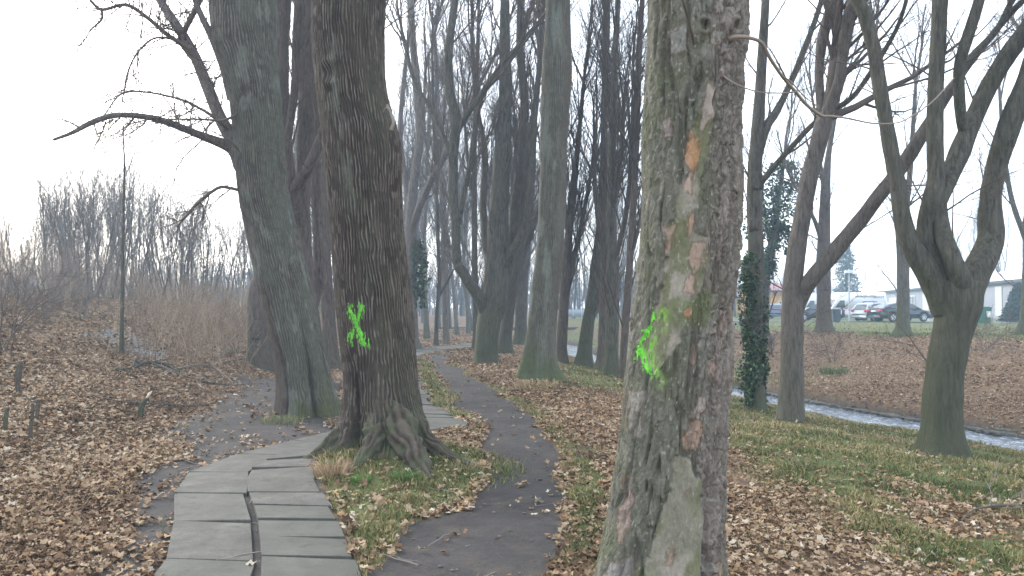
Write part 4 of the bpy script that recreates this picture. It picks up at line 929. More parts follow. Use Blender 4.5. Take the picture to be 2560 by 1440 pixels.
def traced(name, label, base, trunk, limbs=(), mat='grey', twig='twig', seed=0, Y=None, k=14, flare=.45, ext=3.5,
           tw=dict(), group=None, lobes=4, limb_tw=None, spread=.6, cat='tree', knots=(), lean=None, stop=False, bushy=True):
    """trunk / limbs: rows (px, py, width px [, extra depth m]); everything stands at the depth where the base pixel meets the ground"""
    b = hit(*base); Y = b[1] if Y is None else Y
    org = np.array([b[0], Y, float(ground(b[0], Y))]); R = np.random.default_rng(seed+100)
    root = empty(name, org); tag(root, label, cat, group)
    def conv(rows, n):
        a = np.array([list(P(q[0], q[1], Y+(q[3] if len(q) > 3 else 0)))+[q[2]*.5*(Y+(q[3] if len(q) > 3 else 0))/F] for q in rows])
        return catmull(a, n)
    t = conv(trunk, max(24, len(trunk)*8))
    if t[0, 2] > org[2]-.25:
        d0 = (t[1, :3]-t[0, :3]); d0 = d0/np.linalg.norm(d0); e = (t[0, 2]-org[2]+.3)/max(d0[2], .3)
        t = np.concatenate([[np.append(t[0, :3]-d0*e, t[0, 3])], [np.append(t[0, :3]-d0*e*.5, t[0, 3])], t])
    # denser rings near the foot for the flare
    s = np.concatenate([[0], np.cumsum(np.linalg.norm(np.diff(t[:, :3], axis=0), axis=1))])
    u = np.unique(np.concatenate([np.linspace(0, min(1.6, s[-1]), 14), np.linspace(0, s[-1], 44)])); t = np.stack([np.interp(u, s, t[:, i]) for i in range(4)], 1)
    def sweep(c, kk, foot):
        n = len(c); T = norm(np.gradient(c[:, :3], axis=0)); U = norm(np.cross(T, [0.02, 1, .03])); W = np.cross(T, U)
        a = np.arange(kk)/kk*2*pi; A = a[None, :]; r = c[:, 3:4]*np.ones((1, kk))
        x = c[:, 0:1]; z = c[:, 2:3]
        r = r*(1+(fbm(np.cos(A)*1.1+x*2, np.sin(A)*1.1+9, z*1.6/max(c[0, 3]*3, .5)+seed, 3)-.5)*.28)
        if foot:
            h = np.maximum(c[:, 2:3]-org[2], 0); r = r*(1+flare*np.exp(-h/.28)*(.75+.55*np.cos(lobes*A+seed)))
        V = c[:, None, :3]+r[..., None]*(U[:, None]*np.cos(A)[..., None]+W[:, None]*np.sin(A)[..., None])
        i = np.arange(n-1)[:, None]*kk; j = np.arange(kk)[None, :]; j2 = (j+1) % kk
        Q = np.stack([i+j, i+j2, i+kk+j2, i+kk+j], -1).reshape(-1, 4)
        tip = len(V.reshape(-1, 3)); Tt = [[(n-1)*kk+q, (n-1)*kk+(q+1) % kk, tip] for q in range(kk)]
        return np.concatenate([V.reshape(-1, 3), [c[-1, :3]+T[-1]*c[-1, 3]*.3]]), Q, Tt
    mb = MB(); V, Q, Tt = sweep(t, k, True); mb.add(V, Q, Tt)
    sk = [t]
    for lm in limbs:
        c = conv(lm, max(12, len(lm)*6)); V, Q, Tt = sweep(c, 10, False); mb.add(V, Q, Tt); sk.append(c)
    for kn in knots:
        p = P(kn[0], kn[1], Y-kn[3]); rr = kn[2]*.5*Y/F; V, Q, Tt = rock(R, (rr, rr*.6, rr*1.3), 8); mb.add(V+p, Q, Tt)
    mb.build('trunk', BM[mat], root, org)
    # twigs along the skeleton and above the picture
    cm = MB(); o = dict(m=2.2, L=2.2, ang=.55, up=.10, s0=.3, r=.035, lv=(6, 5, 4)); o.update(tw)
    for idx, c in enumerate(sk):
        ln = np.linalg.norm(np.diff(c[:, :3], axis=0), axis=1).sum(); m = max(2, int(ln*o['m']*(1-(o['s0'] if idx == 0 else .1))))
        if o['m'] > 0:
            p, d, r, L = sprout(c[None, :, :3], c[None, :, 3], np.array([o['L']]), m, o['s0'] if idx == 0 else .1, o['ang'], 1, .45, R, rmax=o['r'])
            crown_from(p, d, np.maximum(r, .008), L, [dict(wander=.10, up=o['up'], m=o['lv'][0], t0=.12, ang=.55, lf=.5, rf=.5), dict(wander=.13, up=o['up'], m=o['lv'][1], t0=.1, ang=.6, lf=.55, rf=.55), dict(wander=.16, up=o['up']*.6, m=o['lv'][2], ang=.6, lf=.5, rf=.6), dict(wander=.18, up=.03)], R, cm)
        if not stop and c[-1, 2] > 4 and c[-1, 3] > .03:
            n = 4; dd = c[-1, :3]-c[-4, :3]; dd = dd/np.linalg.norm(dd); d = dd+R.normal(0, .35, (n, 3))+np.array([0, 0, .5]); d[0] = dd
            crown_from(np.tile(c[-1, :3]-dd*.1, (n, 1)), d, np.array([c[-1, 3]*.92]+[c[-1, 3]*.6]*(n-1)), np.full(n, ext)*R.uniform(.7, 1.2, n), [dict(wander=.09, up=.08, m=7, t0=.2, ang=.5, lf=.6, rf=.5), dict(wander=.1, up=.1, m=6, ang=.55), dict(wander=.14, up=.05, m=4, ang=.6), dict(wander=.16)], R, cm)
    if cm.n: cm.build('crown', TW[twig], root, org)
    return root, org, Y

# right of the path
t13, o13, Y13 = traced('ivy_tree', 'upright tree by the stream with dark ivy climbing its lower trunk', (1890, 1030),
    [(1890,1030,44),(1888,900,42),(1887,750,41),(1890,640,39),(1886,540,37),(1886,450,36),(1892,350,32),(1902,200,26),(1908,100,23),(1914,0,20)],
    [[(1890,410,22),(1915,320,22),(1940,280,20,.2),(1968,225,16,.3),(2010,125,15,.5),(2048,20,13,.7),(2065,-60,11,.9)],
     [(1896,470,16),(1912,445,15,-.2),(1965,383,14,-.4),(2040,304,13,-.7),(2098,267,14,-.9),(2140,233,13,-1),(2194,154,13,-1.2),(2240,75,11,-1.4),(2266,0,10,-1.5),(2280,-70,9,-1.6)]],
    'grey', seed=13, tw=dict(m=1.6, L=1.5, up=.03, r=.02, lv=(5, 4, 3)), knots=((1893,452,34,.12),(1886,560,30,.1)))
ivy_on(t13, o13, [[(1876,1010,10,Y13-.15,.10),(1874,900,12,Y13-.15,.16),(1878,780,14,Y13-.15,.16),(1874,690,12,Y13-.15,.14),(1878,640,8,Y13-.15,.08)],
                  [(1900,1010,22,Y13,.04),(1900,930,14,Y13,.07),(1900,850,12,Y13,.07),(1900,780,10,Y13,.08),(1903,745,8,Y13,.12)]], 4, 1500, .035)
traced('forked_tree', 'grey two-limbed tree with a long scar, its limb reaching up to the right', (1978, 1052),
    [(1978,1052,60),(1979,960,57),(1981,850,55),(1982,760,52),(1984,690,48),(1996,600,44),(2018,470,43),(2040,380,42),(2058,310,42),(2066,285,36)],
    [[(2060,320,28),(2050,230,23,.1),(2048,170,23,.2),(2058,90,28,.3),(2086,0,33,.5),(2100,-60,30,.7)],
     [(2060,310,34),(2082,250,32,-.1),(2100,195,28,-.2),(2108,120,27,-.3),(2120,50,30,-.4),(2136,0,32,-.5),(2150,-60,28,-.6)],
     [(1985,800,38),(2003,740,42),(2035,690,40,-.2),(2110,602,40,-.4),(2190,500,37,-.7),(2255,415,36,-1),(2300,345,33,-1.2),(2360,250,26,-1.4),(2400,190,22,-1.6),(2450,125,18,-1.7),(2520,40,16,-1.9),(2580,-20,14,-2)]],
    'warm', seed=14, tw=dict(m=.9, L=1.5, up=.0, r=.014, lv=(5, 4, 3), ang=.9), flare=.2)
traced('forked_tree', 'stout mossy tree on the stream bank that forks into four heavy limbs', (2354, 1142),
    [(2353,1138,104),(2353,1080,92),(2355,1000,91),(2363,920,89),(2375,860,88),(2386,800,94),(2392,765,108),(2393,735,112),(2394,705,112)],
    [[(2362,780,62),(2340,722,64),(2316,675,60),(2290,635,54),(2268,590,48),(2255,540,42),(2247,480,41),(2232,400,38),(2214,300,36),(2198,210,35),(2184,120,33),(2165,50,33),(2140,-10,32),(2110,-60,28)],
     [(2375,770,60),(2352,700,58),(2332,645,52,.1),(2316,600,46,.1),(2316,560,46,.1),(2330,500,50),(2340,450,44),(2338,380,40),(2338,250,39),(2345,120,38),(2350,0,38),(2352,-80,34)],
     [(2405,770,56),(2400,700,54,-.2),(2380,645,46,-.2),(2360,595,42,-.1),(2350,550,40),(2345,500,42)],
     [(2405,770,70),(2432,700,72,.1),(2462,640,66,.2),(2478,590,60,.3),(2477,545,56,.3),(2477,490,50,.3),(2490,420,50,.3),(2512,350,54,.2),(2540,270,54,.1),(2575,180,48),(2600,100,42)],
     [(2348,505,40),(2370,450,44,.1),(2395,390,50,.2),(2415,340,46,.2),(2440,285,44,.3),(2478,205,44,.3),(2525,130,46,.3),(2575,60,42,.3)],
     [(2412,340,26,.2),(2402,290,26,.1),(2398,230,27),(2400,160,28,-.1),(2420,90,30,-.2),(2445,10,28,-.3),(2460,-60,26,-.4)],
     [(2400,170,18),(2440,130,18,.4),(2495,70,17,.6),(2530,0,15,.8)]],
    'moss', seed=15, tw=dict(m=.8, L=1.5, up=.0, r=.013, lv=(5, 4, 3), ang=.85), flare=.35, k=20)
traced('bare_tree', 'slim grey trunk with mossy foot in front of the black car', (2257, 838),
    [(2257,838,38),(2258,800,30),(2258,720,30),(2258,640,30),(2252,580,26),(2246,520,20),(2236,420,16),(2228,320,13),(2210,200,10),(2190,90,8)],
    [[(2256,570,18),(2268,500,15),(2276,420,13),(2282,330,11),(2290,200,8)]], 'grey', seed=16, tw=dict(m=1.3, L=2.6, r=.03, lv=(6, 5, 3)))
traced('bare_tree', 'reddish-brown trunk with a knot hole beside the dark wheelie bin', (2060, 830),
    [(2060,830,46),(2059,780,34),(2059,720,35),(2058,680,36),(2060,600,30),(2062,520,27),(2066,440,20),(2072,380,14),(2085,310,10),(2100,230,7)],
    [[(2064,470,12),(2050,410,11,.5),(2046,340,9,.6),(2030,240,6,.8)],[(2058,620,12),(2040,560,11,-.4),(2020,520,9,-.6)]], 'brown', 'twig', seed=17, tw=dict(m=1.2, L=2.4, r=.03, lv=(6, 5, 3)), knots=((2066,720,12,.3),))
traced('bare_tree', 'trunk with wide mossy foot on the verge at the far right', (2563, 836),
    [(2563,836,46),(2566,800,30),(2570,740,28),(2572,640,27),(2576,500,26),(2580,350,22),(2600,150,18)],
    [[(2572,620,14),(2530,500,12),(2510,380,10),(2500,250,8)]], 'moss', seed=18, tw=dict(m=1.4, L=2.6, r=.03, lv=(6, 5, 3)))
ti, oi, Yi = traced('ivy_tree', 'tree smothered in a bushy head of dark ivy behind the ivied trunk', (1908, 842),
    [(1908,842,24),(1912,750,22),(1918,660,20),(1936,580,18),(1945,500,14),(1955,440,10),(1962,380,7)], [[(1932,640,10),(1915,560,9),(1905,480,7)]], 'dark', seed=19, tw=dict(m=1.8, L=1.6, r=.02, lv=(5, 4, 3)))
ivy_on(ti, oi, [[(1908,800,10,Yi,.04),(1911,720,12,Yi,.10),(1924,630,20,Yi,.42),(1948,520,30,Yi,.8),(1960,450,34,Yi,.85),(1968,405,14,Yi,.4)],
                [(1880,760,8,Yi+1,.3),(1875,650,10,Yi+1,.4),(1885,560,10,Yi+1,.4),(1895,500,6,Yi+1,.3)],
                [(1945,560,10,Yi,.3),(1968,590,12,Yi,.4),(1972,640,6,Yi,.25)]], 5, 900, .075)
# centre
traced('bare_tree', 'mossy many-stemmed tree with a sawn elbow limb jutting left over the path', (1216, 908),
    [(1216,908,60),(1216,860,58),(1222,800,60),(1232,760,66),(1240,720,64),(1244,640,56),(1247,540,50),(1252,440,44),(1258,340,38),(1264,240,32),(1262,120,28),(1262,0,24),(1262,-80,20)],
    [[(1222,800,34),(1205,755,32,-.2),(1182,720,28,-.4),(1160,688,25,-.5),(1143,662,24,-.6)],
     [(1148,672,18,-.5),(1141,645,23,-.5),(1139,560,24,-.5),(1132,490,25,-.5),(1133,400,24,-.4),(1138,320,24,-.4),(1137,285,26,-.4),(1124,230,25,-.3),(1121,150,22,-.2),(1128,70,20,-.1),(1138,0,18),(1150,-70,15)],
     [(1147,560,14,-.5),(1160,480,14,-.3),(1178,400,14,-.1),(1186,330,13),(1205,240,12,.2),(1245,190,10,.4),(1300,120,8,.6)],
     [(1238,760,30),(1262,700,30,.3),(1282,600,28,.5),(1290,500,26,.7),(1306,380,22,.9),(1312,250,22,1),(1300,130,20,1),(1302,0,18,1)],
     [(1240,690,24),(1272,640,20,-.3),(1312,560,16,-.5),(1326,440,13,-.7),(1338,300,11,-.8),(1350,150,9,-1)],
     [(1232,700,20),(1215,600,18,.4),(1208,500,17,.6),(1212,380,15,.8),(1190,250,12,1),(1180,100,10,1)],
     [(1135,400,12,-.4),(1080,280,11,0),(1035,200,10,.3),(1010,100,9,.5)],
     [(1138,330,14,-.4),(1180,270,13,-.8),(1240,180,11,-1.2),(1290,120,9,-1.5),(1340,60,7,-1.6)]],
    'moss', seed=21, k=18, tw=dict(m=2.0, L=2.6, up=.13, r=.028, lv=(6, 5, 3), ang=.45), flare=.3)
traced('bare_tree', 'dark leaning trunk behind the elbow-limbed tree', (1262, 884),
    [(1262,884,42),(1264,840,32),(1272,780,28),(1284,700,28),(1298,620,26),(1306,540,22),(1312,440,20),(1326,330,16),(1345,200,12),(1352,60,10)],
    [[(1280,720,16),(1300,660,14,.4),(1330,580,12,.6),(1360,470,9,.8)],[(1302,590,12),(1290,500,11,-.4),(1288,400,9,-.6)]], 'dark', 'twig_dark', seed=22, tw=dict(m=2.6, L=2.6, up=.12, r=.026, lv=(6, 5, 3), ang=.45))
traced('bare_tree', 'straight dark trunk standing right behind the paved bend', (1190, 874),
    [(1190,874,17),(1189,780,15),(1187,660,15),(1186,500,14),(1186,350,13),(1192,200,11),(1196,60,9)], [[(1187,520,9),(1170,400,8),(1160,280,7)]], 'dark', 'twig_dark', seed=23, tw=dict(m=2.4, L=2.4, up=.12, r=.025, lv=(6, 4, 3), ang=.45))
traced('bare_tree', 'dark trunk partly hidden by the tall straight trunk, left of it', (1302, 862),
    [(1302,862,34),(1302,800,30),(1306,700,28),(1318,580,24),(1328,450,20),(1336,300,16),(1350,150,12)], [[(1306,690,14),(1290,580,12),(1280,450,9)]], 'dark', 'twig_dark', seed=24, tw=dict(m=2.2, L=2.8, up=.12, r=.028, lv=(6, 5, 3), ang=.45))
traced('bare_tree', 'grey trunk just right of the tall straight trunk, on green grass', (1402, 906),
    [(1402,906,30),(1404,850,26),(1410,760,26),(1416,660,24),(1424,560,20),(1436,450,16),(1448,330,12),(1460,200,9)], [[(1410,740,14),(1436,640,13),(1458,540,11),(1480,420,8)],[(1420,600,12),(1410,480,10),(1412,350,8)]], 'brown', 'twig_dark', seed=25, tw=dict(m=3.2, L=2.6, up=.14, r=.026, lv=(6, 5, 3), ang=.4))
traced('bare_tree', 'trunk leaning right with a bright mossy flank, beside the stream', (1458, 916),
    [(1458,916,38),(1464,860,34),(1472,800,32),(1482,740,30),(1492,650,26),(1502,560,24),(1508,450,20),(1511,300,16),(1512,150,14),(1514,0,12)],
    [[(1474,800,16),(1490,775,17,.3),(1500,745,15,.4)],[(1500,600,13),(1520,520,12,.6),(1545,430,10,.9),(1560,300,8,1)]], 'moss', 'twig_dark', seed=26, tw=dict(m=3.0, L=2.6, up=.14, r=.024, lv=(6, 5, 3), ang=.4))
traced('bare_tree', 'trunk standing close against its thicker neighbour in the streamside group', (1504, 928),
    [(1504,928,32),(1506,880,26),(1509,800,24),(1512,700,24),(1514,600,22),(1516,500,19),(1512,350,15),(1516,180,13),(1522,0,10)], [[(1512,640,12),(1494,540,11),(1486,430,9)]], 'brown', 'twig_dark', seed=27, tw=dict(m=2.8, L=2.4, up=.14, r=.024, lv=(6, 5, 3), ang=.4))
traced('bare_tree', 'thickest trunk of the streamside group', (1528, 940),
    [(1528,940,44),(1529,890,36),(1531,800,34),(1532,700,32),(1530,600,28),(1528,500,24),(1530,400,22),(1534,250,18),(1540,100,15),(1546,0,13)], [[(1532,660,16),(1556,580,14,-.4),(1572,480,12,-.6),(1580,350,10,-.8)],[(1530,560,14),(1545,450,12,.5),(1560,330,9,.7)]], 'grey', 'twig_dark', seed=28, tw=dict(m=2.8, L=2.6, up=.14, r=.026, lv=(6, 5, 3), ang=.4), flare=.25)
traced('bare_tree', 'thin trunk of the streamside group, next to the scaly tree', (1557, 948),
    [(1557,948,25),(1559,900,20),(1563,820,19),(1570,720,19),(1577,620,18),(1584,500,17),(1590,380,16),(1594,250,16),(1598,120,15),(1606,0,13)], [[(1574,660,10),(1598,560,9),(1615,450,8)]], 'brown', 'twig_dark', seed=29, tw=dict(m=2.6, L=2.4, up=.13, r=.024, lv=(6, 5, 3), ang=.42))
tj, oj, Yj = traced('bare_tree', 'pale forked tree rising right beside the X-marked trunk', (1030, 874),
    [(1030,874,36),(1028,780,32),(1024,680,30),(1026,600,30),(1030,540,30),(1032,480,24),(1040,420,22),(1050,340,22),(1048,270,22),(1040,190,20),(1032,100,18),(1026,0,16)],
    [[(1028,580,20),(1048,520,18,-.5),(1078,450,17,-.8),(1112,390,15,-1),(1150,320,13,-1.2),(1180,250,10,-1.4),(1230,150,8,-1.6)],
     [(1026,560,14),(1012,440,13,.5),(1000,330,12,.8),(1012,180,11,1),(1030,20,9,1.2)]], 'warm', 'twig', seed=31, tw=dict(m=2.0, L=2.4, up=.12, r=.024, lv=(6, 5, 3), ang=.45))
ivy_on(tj, oj, [[(1046,770,18,Yj,.10),(1044,700,20,Yj,.22),(1046,640,14,Yj,.2),(1048,600,6,Yj,.1)]], 14, 700, .07)
traced('bare_tree', 'small dark trunk at the foot of the bank left of the paved bend', (1090, 866),
    [(1090,866,12),(1091,820,10),(1093,770,10),(1098,700,9),(1095,600,9),(1090,450,8),(1084,300,7),(1080,100,6)], [[(1096,745,6),(1120,700,6),(1142,660,4)]], 'dark', 'twig_dark', seed=32, tw=dict(m=2.2, L=2.2, up=.12, r=.022, lv=(6, 4, 3), ang=.45))
traced('bare_tree', 'grey upright trunk at the foot of the bank, before the orange leaves', (1116, 862),
    [(1116,862,18),(1114,800,15),(1112,700,14),(1110,600,13),(1104,450,13),(1090,350,13),(1092,200,11),(1085,60,9)], [[(1108,560,8),(1076,440,8),(1060,300,7),(1064,150,6)]], 'warm', 'twig', seed=33, tw=dict(m=2.2, L=2.4, up=.12, r=.024, lv=(6, 5, 3), ang=.45))
# behind the two trunks on the left
traced('bare_tree', 'brown many-stemmed tree showing between the leaning trunk and the X-marked trunk', (790, 930),
    [(790,930,60),(782,850,52),(772,760,44),(764,680,40),(757,600,42),(755,540,42),(757,470,38),(760,400,40),(764,330,46),(768,250,46),(768,120,44),(772,0,46),(774,-80,40)],
    [[(757,580,30),(742,520,30,-.3),(730,470,34,-.5),(718,400,34,-.6),(710,300,34,-.6),(705,200,34,-.6),(706,100,36,-.6),(710,0,38,-.6),(712,-80,34,-.6)],
     [(716,420,20,-.6),(722,330,20,-.8),(736,230,20,-1),(740,120,22,-1.1),(746,0,22,-1.2)],
     [(730,480,24,-.5),(748,455,28,-.7),(775,410,26,-.9),(800,350,24,-1),(820,290,20,-1.2)],
     [(775,790,26,.3),(796,700,30,.5),(796,600,28,.6),(790,480,26,.7),(788,350,26,.8),(800,200,22,.9)]],
    'brown', 'twig', seed=34, Y=17.0, tw=dict(m=1.8, L=2.0, up=.10, r=.022, lv=(6, 5, 3), ang=.5), flare=.2)
traced('bare_tree', 'brown trunk half hidden behind the X-marked trunk', (828, 906),
    [(828,906,40),(822,800,34),(815,680,30),(812,560,24),(806,420,22),(800,300,18),(806,150,14)], [], 'brown', 'twig', seed=35, Y=21.0, tw=dict(m=1.8, L=2.4, up=.10, r=.024, lv=(6, 5, 3), ang=.5))
ts, os_, Ys = traced('broken_tree', 'mossy broken snag with ivy, left of the leaning trunk', (655, 918),
    [(655,918,72),(652,870,62),(650,800,60),(648,750,58),(650,710,50),(652,688,30),(648,668,12)], [[(660,730,20),(668,700,14),(672,684,6)]], 'brown', seed=36, flare=.15, stop=True, tw=dict(m=1.5, L=.8, r=.01, lv=(4, 3, 2)), knots=((640,818,30,.25),(640,836,22,.3)))
ivy_on(ts, os_, [[(660,905,46,Ys,.05),(654,800,46,Ys,.10),(656,720,36,Ys,.08)]], 9, 160, .03)
traced('sapling', 'slender greenish sapling standing alone on the leafy bank', (304, 882),
    [(304,882,13),(305,820,10),(306,740,9),(307,640,8),(309,520,7),(311,420,5),(308,330,3),(306,280,2)], [], 'moss', 'twig_pale', seed=37, k=8, flare=.1, stop=True, tw=dict(m=2.5, L=1.0, r=.009, s0=.35, up=.1, lv=(5, 3, 2), ang=.5))

# ------------------------------------------------------------------ bare tree kinds copied into the wood
def proto_mesh(seed, H, r0, style):
    R = np.random.default_rng(seed); tm = MB(); cm = MB()
    w0 = .075 if style == 'sap' else .035
    c, rd = growb(np.array([[0, 0, -.3]]), np.array([[R.normal(0, w0*1.6), R.normal(0, w0*1.6), 1.]]), np.array([r0]), np.array([H]), 12, w0, .02, R, .18)
    V, Q = tubes(c, rd*(1+.45*np.exp(-np.maximum(c[..., 2], 0)/.3)), 9); tm.add(V, Q)
    nl, t0, ang, lf = dict(lime=(9, .22, .42, .55), tall=(8, .45, .40, .42), sap=(6, .3, .26, .42), brush=(12, .12, .35, .5))[style]
    p, d, r, L = sprout(c, rd, np.array([H]), nl, t0, ang, lf, .55, R)
    l1, q1 = growb(p, d, r, L, 8, .08 if style != 'sap' else .14, .13, R, .2); V, Q = tubes(l1, q1, 6); tm.add(V, Q)
    sp = dict(wander=.11, up=.12, t0=.1, ang=.48, lf=.5, rf=.5)
    p, d, r, L = sprout(l1, q1, L, 7 if style != 'sap' else 4, .1, .42, .5, .5, R)
    lv = [dict(sp, m=6 if style != 'sap' else 3, rmin=.005), dict(sp, m=5 if style != 'sap' else 3, wander=.15, rmin=.0045), dict(wander=.17, rmin=.004)]
    crown_from(p, d, r, L, lv, R, cm)
    p, d, r, L = sprout(c, rd, np.array([H]), 14, t0*.8, .6, .18, .25, R); crown_from(p, d, r, L, lv[:2]+[dict(wander=.15)], R, cm)
    return tm, cm
PROTO = {}
for key, seed, H, r0, style, mats in [('lime_a', 1, 15, .145, 'lime', ('grey', 'twig_dark')), ('lime_b', 2, 14, .15, 'lime', ('brown', 'twig')), ('lime_c', 3, 16, .135, 'lime', ('dark', 'twig_dark')),
                                      ('tall_a', 4, 16, .14, 'tall', ('grey', 'twig_dark')), ('tall_b', 5, 15, .12, 'tall', ('warm', 'twig')),
                                      ('sap_a', 6, 7, .050, 'sap', ('thick', 'twig_pale')), ('sap_b', 7, 6.5, .042, 'sap', ('thick', 'twig')), ('sap_c', 8, 7.0, .055, 'sap', ('thick', 'twig_pale')), ('sap_d', 9, 6, .035, 'sap', ('thick', 'twig'))]:
    tm, cm = proto_mesh(seed, H, r0, style)
    def mm(mb, nm, mat):
        V = np.concatenate(mb.V); Q = np.concatenate(mb.Q); return mesh(nm, V, Q, None, None, True, [mat])
    PROTO[key] = (mm(tm, 'trunk', BM[mats[0]]), mm(cm, 'crown', TW[mats[1]]))
def plant(key, x, y, s, name, label, group, rz=None, tilt=0, cat='tree'):
    z = float(ground(x, y)); o = empty(name, (x, y, z), rnd.uniform(0, 6.28) if rz is None else rz)
    o.rotation_euler[0] = rnd.gauss(0, .03 if 'bare' in name else .07)+tilt; o.rotation_euler[1] = rnd.gauss(0, .03 if 'bare' in name else .07)
    s2 = s*rnd.uniform(.9, 1.1); o.scale = (s2, s2, s); tag(o, label, cat, group)
    link('trunk', PROTO[key][0], o); link('crown', PROTO[key][1], o); return o
# thicket along the top of the embankment on the left
G1 = 'slender saplings of the thicket on the embankment'; L1 = 'slender bare sapling in the dense thicket along the embankment top'
k = 0
for i in range(520):
    px = rnd.uniform(-140, 730); y = rnd.uniform(22, 50); x = (px-1280)/F*y
    xb = np.interp(y, XB[:, 0], XB[:, 1])
    if xb-x < 5.5: continue
    d = math.exp(-((px-300)/190)**2); s = (.56+.20*d)*rnd.uniform(.75, 1.2)*(y/32)**.8
    if px < 60: s *= .85
    if rnd.random() > .45+.55*d+(.45 if px > 420 else 0): continue
    if k >= 210: break
    plant(rnd.choice(['sap_a', 'sap_b', 'sap_c', 'sap_d', 'sap_a', 'sap_b']), x, y, s, 'sapling', L1, G1); k += 1
print('thicket', k)
# woodland on both sides of the path into the distance
G2 = 'bare trees in the wood beyond the path'; L2 = 'bare tree with upright twiggy crown in the wood beyond the path'
used = []
def free(x, y, dm):
    for a, b in used:
        if (a-x)**2+(b-y)**2 < dm*dm: return False
    used.append((x, y)); return True
k = 0
for i in range(700):
    y = 35+rnd.random()**.7*90; px = rnd.uniform(660, 1640); x = (px-1280)/F*y
    xs = float(np.interp(y, SX[:, 0], SX[:, 1])); xe = float(np.interp(y, XE[:, 0], XE[:, 1]))
    if abs(x-xs) < 2.2 or (y < 48 and x > xs): continue
    if y < 52 and min(abs(x-a) for a in (float(np.interp(y, [24, 28, 31, 34, 38, 46], [-3.6, -3.6, -2.9, -1.9, -.4, 2.3])),)) < 1.6: continue
    if y < 40 and 1075 < px < 1180: continue
    if px > 1400 and y < 55: continue
    if 1380 < px < 1640 and rnd.random() < .6: continue
    if not free(x, y, 2.1): continue
    plant(rnd.choice(['lime_a', 'lime_b', 'lime_c', 'tall_a', 'tall_b', 'lime_a']), x, y, rnd.uniform(.85, 1.2)*(1 if y > 40 else .9), 'bare_tree', L2, G2); k += 1
    if k > 88: break
print('wood', k)
G3 = 'bare trees behind the low buildings'; L3 = 'bare tree with thin crown rising behind the low buildings'
k = 0
for i in range(200):
    y = rnd.uniform(85, 150); px = rnd.uniform(1840, 2640); x = (px-1280)/F*y
    s = rnd.uniform(.75, 1.15)
    if px < 2000: s *= .8
    if 2120 < px < 2260: s *= .55
    if y < 77+(66-49)*0+(2560-px)*.19+4: y = 77+(2560-px)*.19+rnd.uniform(5, 30); x = (px-1280)/F*y
    if not free(x, y, 5): continue
    plant(rnd.choice(['tall_a', 'tall_b', 'lime_b', 'sap_c', 'lime_a']), x, y, s, 'bare_tree', L3, G3); k += 1
    if k > 34: break
# far-off wood that closes the view: one mass
def far_wood():
    R = np.random.default_rng(77); n = 2600; mb = MB()
    y = R.uniform(95, 210, n); px = R.uniform(-200, 2800, n); x = (px-1280)/F*y
    k = (px < 1840) | (y > 175); k &= ~((px > 2080) & (px < 2330)); x, y, px = x[k], y[k], px[k]; n = len(x)
    z = ground(x, y, False); H_ = R.uniform(5, 10, n)*np.where(px > 1840, .8, 1)*np.where(px < 640, .8, 1)
    l1, q1 = growb(np.stack([x, y, z-.2], 1), np.stack([R.normal(0, .06, n), R.normal(0, .06, n), np.ones(n)], 1), R.uniform(.05, .12, n), H_, 5, .05, .05, R, .3)
    V, Q = tubes(l1, q1, 3); mb.add(V, Q)
    p, d, r, L = sprout(l1, q1, H_, 9, .12, .5, .34, .5, R); l2, q2 = growb(p, d, r, L, 4, .1, .1, R, .4); V, Q = tubes(l2, q2, 3); mb.add(V, Q)
    p, d, r, L = sprout(l2, q2, L, 4, .15, .5, .6, .7, R); l2, q2 = growb(p, d, np.maximum(r, .012), L, 3, .1, .1, R, .5); V, Q = tubes(l2, q2, 3); mb.add(V, Q)
    tag(mb.build('distant_wood', TW['twig_dark']), 'distant bare wood closing the view behind everything', 'wood', kind='stuff')
far_wood()
# spruce behind the vans
def spruce(name, label, px, Y, h, rad, seed, group=None):
    R = np.random.default_rng(seed); x = (px-1280)/F*Y; org = np.array([x, Y, float(ground(x, Y))]); root = empty(name, org); tag(root, label, 'tree', group)
    mb = MB(); V, Q = tubes(np.array([[[0, 0, 0], [0, 0, h*.5], [0, 0, h]]], float), np.array([[.2, .12, .02]]), 8); mb.add(V, Q); mb.build('trunk', BM['dark'], root)
    n = 420; z = h*(.06+.93*R.random(n)**.85); L = rad*(1-z/h)**.8*R.uniform(.75, 1.15, n)+.1; a = R.uniform(0, 6.28, n)
    mb = MB()
    for zi, li, ai in zip(z, L, a):
        m = int(14+26*li/rad); t = R.random(m)**.7; wv = .22*li*(1-t)+.06
        c = np.stack([np.cos(ai)*t*li-np.sin(ai)*R.normal(0, 1, m)*wv, np.sin(ai)*t*li+np.cos(ai)*R.normal(0, 1, m)*wv, zi-.35*t*li+.15*t*t*li-np.abs(R.normal(0, .10, m))], 1)
        leafcloud(mb, c, .09, R)
    m_, n_, b = newmat('spruce_needles'); c = ramp(n_, attr(n_, 'tone'), [(0, (.018, .035, .026)), (1, (.055, .085, .058))]); n_.links.new(c, b.inputs['Base Color']); b.inputs['Roughness'].default_value = .7
    mb.build('foliage', m_, root, smooth=False)
spruce('spruce_tree', 'dark conical spruce rising behind the white vans', 2116, 108, 11.8, 2.5, 3)
spruce('conifer_shrub', 'dense dark green conifer in front of the grey building wall', 2546, 60, 3.0, 1.3, 4)

